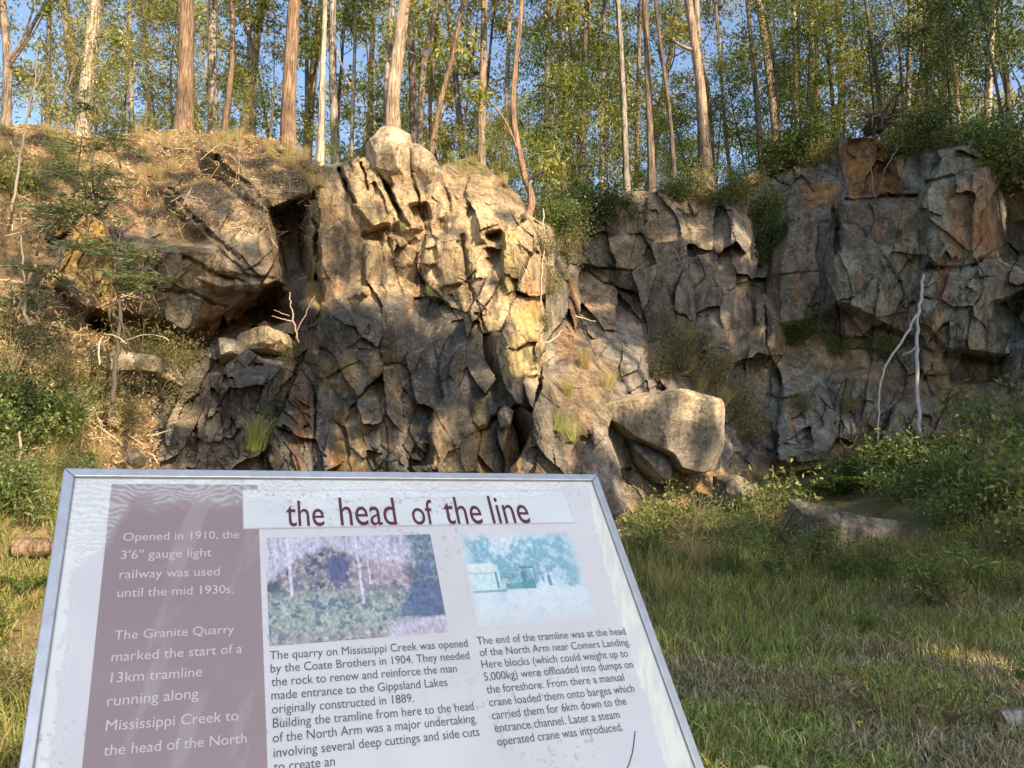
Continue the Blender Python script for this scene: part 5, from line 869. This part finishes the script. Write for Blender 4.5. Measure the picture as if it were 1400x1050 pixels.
# sticks and litter on the earth slope
m = MB()
for k in range(700):
    u = rng.uniform(-40, 440); v = rng.uniform(175, 330) if k % 2 else rng.uniform(380, 660); u = u if v < 340 else u * .5; p = face(u, v) + np.array([0, -.05, .03]); d = unit(np.array([rng.normal(), rng.normal() * .4, rng.normal() * .5])); L = rng.uniform(.15, .6)
    add_tube(m, np.array([p - d * L * .5, p + rng.normal(size=3) * .03, p + d * L * .5]), [.009, .008, .004], 4, palette(1, [(.40,.30,.18),(.22,.15,.09),(.5,.4,.26)], rng)[0])
n = 22000; uu = rng.uniform(-60, 440, n); vv = np.where(rng.random(n) < .5, crest(uu) + rng.random(n) ** 1.3 * 130, rng.uniform(400, 700, n)); uu = np.where(vv > 340, uu * .5, uu); pp = np.array([face(a, b) for a, b in zip(uu, vv)]) + np.array([0, -.02, .02])
add_leaves(m, pp, .065, .02, palette(n, [(.5,.36,.18),(.36,.24,.11),(.42,.33,.2),(.24,.15,.07)], rng, .25), rng)
tag(m.build("leaf_litter", TWIG), "dry sticks and fallen leaves scattered on the sunlit earth slope", "leaf litter", kind="stuff")

# ------------------------------------------------------------------ grass
m = MB(); n = 250000; yy = 2.6 + 8.5 * rng.random(n) ** 1.25; xx = ((-1. + 2. * rng.random(n))) * yy; keep = np.abs(fbm(xx, yy, .5, 3, 700)) > .06 * rng.random(n)
xx, yy = xx[keep], yy[keep]; n = len(xx); d = fbm(xx, yy, 1.4, 3, 701); dry = fbm(xx, yy, .8, 3, 702) + .12 * rng.normal(size=n); z = gz(xx, yy) - .01
cols = palette(n, GRASS, rng, .42); cols = np.where((dry > .2)[:, None], palette(n, [(.36,.30,.17),(.24,.21,.11),(.50,.42,.27)], rng, .35), cols); lf = (xx < -2.4); cols[lf] = palette(lf.sum(), [(.20,.22,.05),(.26,.24,.08),(.13,.17,.035),(.17,.19,.045),(.34,.27,.12)], rng)
hh = np.where(yy > 7.4, .2, .11) * (1 + .8 * d) * rng.uniform(.5, 1.3, n); kl = ~(lf & (d < -.3)); hh = np.where(lf, .15 * rng.uniform(.5, 1.4, n), hh)
add_blades(m, np.c_[xx, yy, z][kl], np.clip(hh, .02, .6)[kl], .0105, cols[kl], rng, 1.2); tag(m.build("grass", GRASSM), "short green and dry grass covering the clearing", "grass", kind="stuff")
m = MB(); n = 56000; yy = rng.uniform(7.2, 11.6, n); xx = rng.uniform(-.2, .95, n) * yy; xx = np.where(rng.random(n) < .2, rng.uniform(-.8, -.48, n) * yy, xx); yy = np.where(xx < -2, rng.uniform(5.2, 10.5, n), yy); xx = np.where(xx < -2, rng.uniform(-.85, -.5, n) * yy, xx); d = fbm(xx, yy, 1.2, 3, 711); kp = d > -.45 + .35 * rng.random(n) * (rng.random(n) < .6); xx, yy, d = xx[kp], yy[kp], d[kp]; n = len(xx)
cols = palette(n, RUST[1:] + GRASS[:3] + GRASS[:3] + [(.12,.11,.05),(.22,.17,.08)], rng, .3); lf = xx < -2; cols[lf] = palette(lf.sum(), STRAW[1:3] + [(.22,.24,.06),(.17,.20,.05),(.13,.17,.04)], rng)
add_blades(m, np.c_[xx, yy, gz(xx, yy) - .02], np.where(xx < -2, .75, 1) * (.30 + .3 * d) * rng.uniform(.4, 1.3, n), .009, cols, rng, 1.0); tag(m.build("tall_grass", GRASSM), "taller rusty and olive grass at the back of the clearing", "grass", kind="stuff")
m = MB(); n = 1500; yy = rng.uniform(3.4, 8, n); xx = rng.uniform(.12, .75, n) * yy; add_leaves(m, np.c_[xx, yy, gz(xx, yy) + .02], .12, .03, palette(n, [(.28,.23,.15),(.2,.16,.1),(.36,.3,.2)], rng), rng, .0, axis=np.c_[rng.normal(size=(n, 2)), rng.normal(size=n) * .25]); tag(m.build("fallen_leaves", TWIG), "pale fallen leaves and bark in the short grass", "leaf litter", kind="stuff")
# yellow flowers on stalks
fm = None
for k, (u, v) in enumerate([(1176,913),(1297,912),(1242,930),(1378,927),(1381,945),(1153,988),(1008,963),(1163,934),(1115,860),(1209,865)]):
    Y = 1057 * 1.42 / (v - 674); g0 = onground(u, Y); top = px(u, v, Y); white = v < 870
    r0 = thing("white_flower" if white else "yellow_flower", ("small white flower in the taller grass, %s one" % ["left", "right"][k % 2]) if white else "small yellow flower in the grass, %s" % ["above the dense rusty weed clump", "right of the rusty weeds, farther back", "just above the rusty weed clump", "above the grey log", "closest above the grey log", "left of the dense rusty weed clump", "near the sign's right edge", "left of the rusty weeds", "", ""][k], "flower", tuple(g0), "small flowers in the clearing")
    hgt = max(.08, top[2] - g0[2]); s_ = MB(); add_tube(s_, np.array([[0, 0, 0], [.005, 0, hgt * .5], [0, 0, hgt]]), .002, 4, (.1, .13, .04)); s_.build("stalk", TWIG, r0)
    f_ = MB(); th = np.linspace(0, 6.28, 11)[:-1]; add_leaves(f_, np.tile([0, 0, hgt], (10, 1)) * 1.0, .018, .012, np.tile([(.75, .75, .7) if white else (.75, .55, .02)], (10, 1)), rng, 0, axis=np.c_[np.cos(th), np.sin(th), .35 + 0 * th]); f_.build("petals", LEAF, r0)
for o in list(COL.objects):                   # unused prototypes
    if o.parent is None and o.get("label") == "": bpy.data.objects.remove(o)
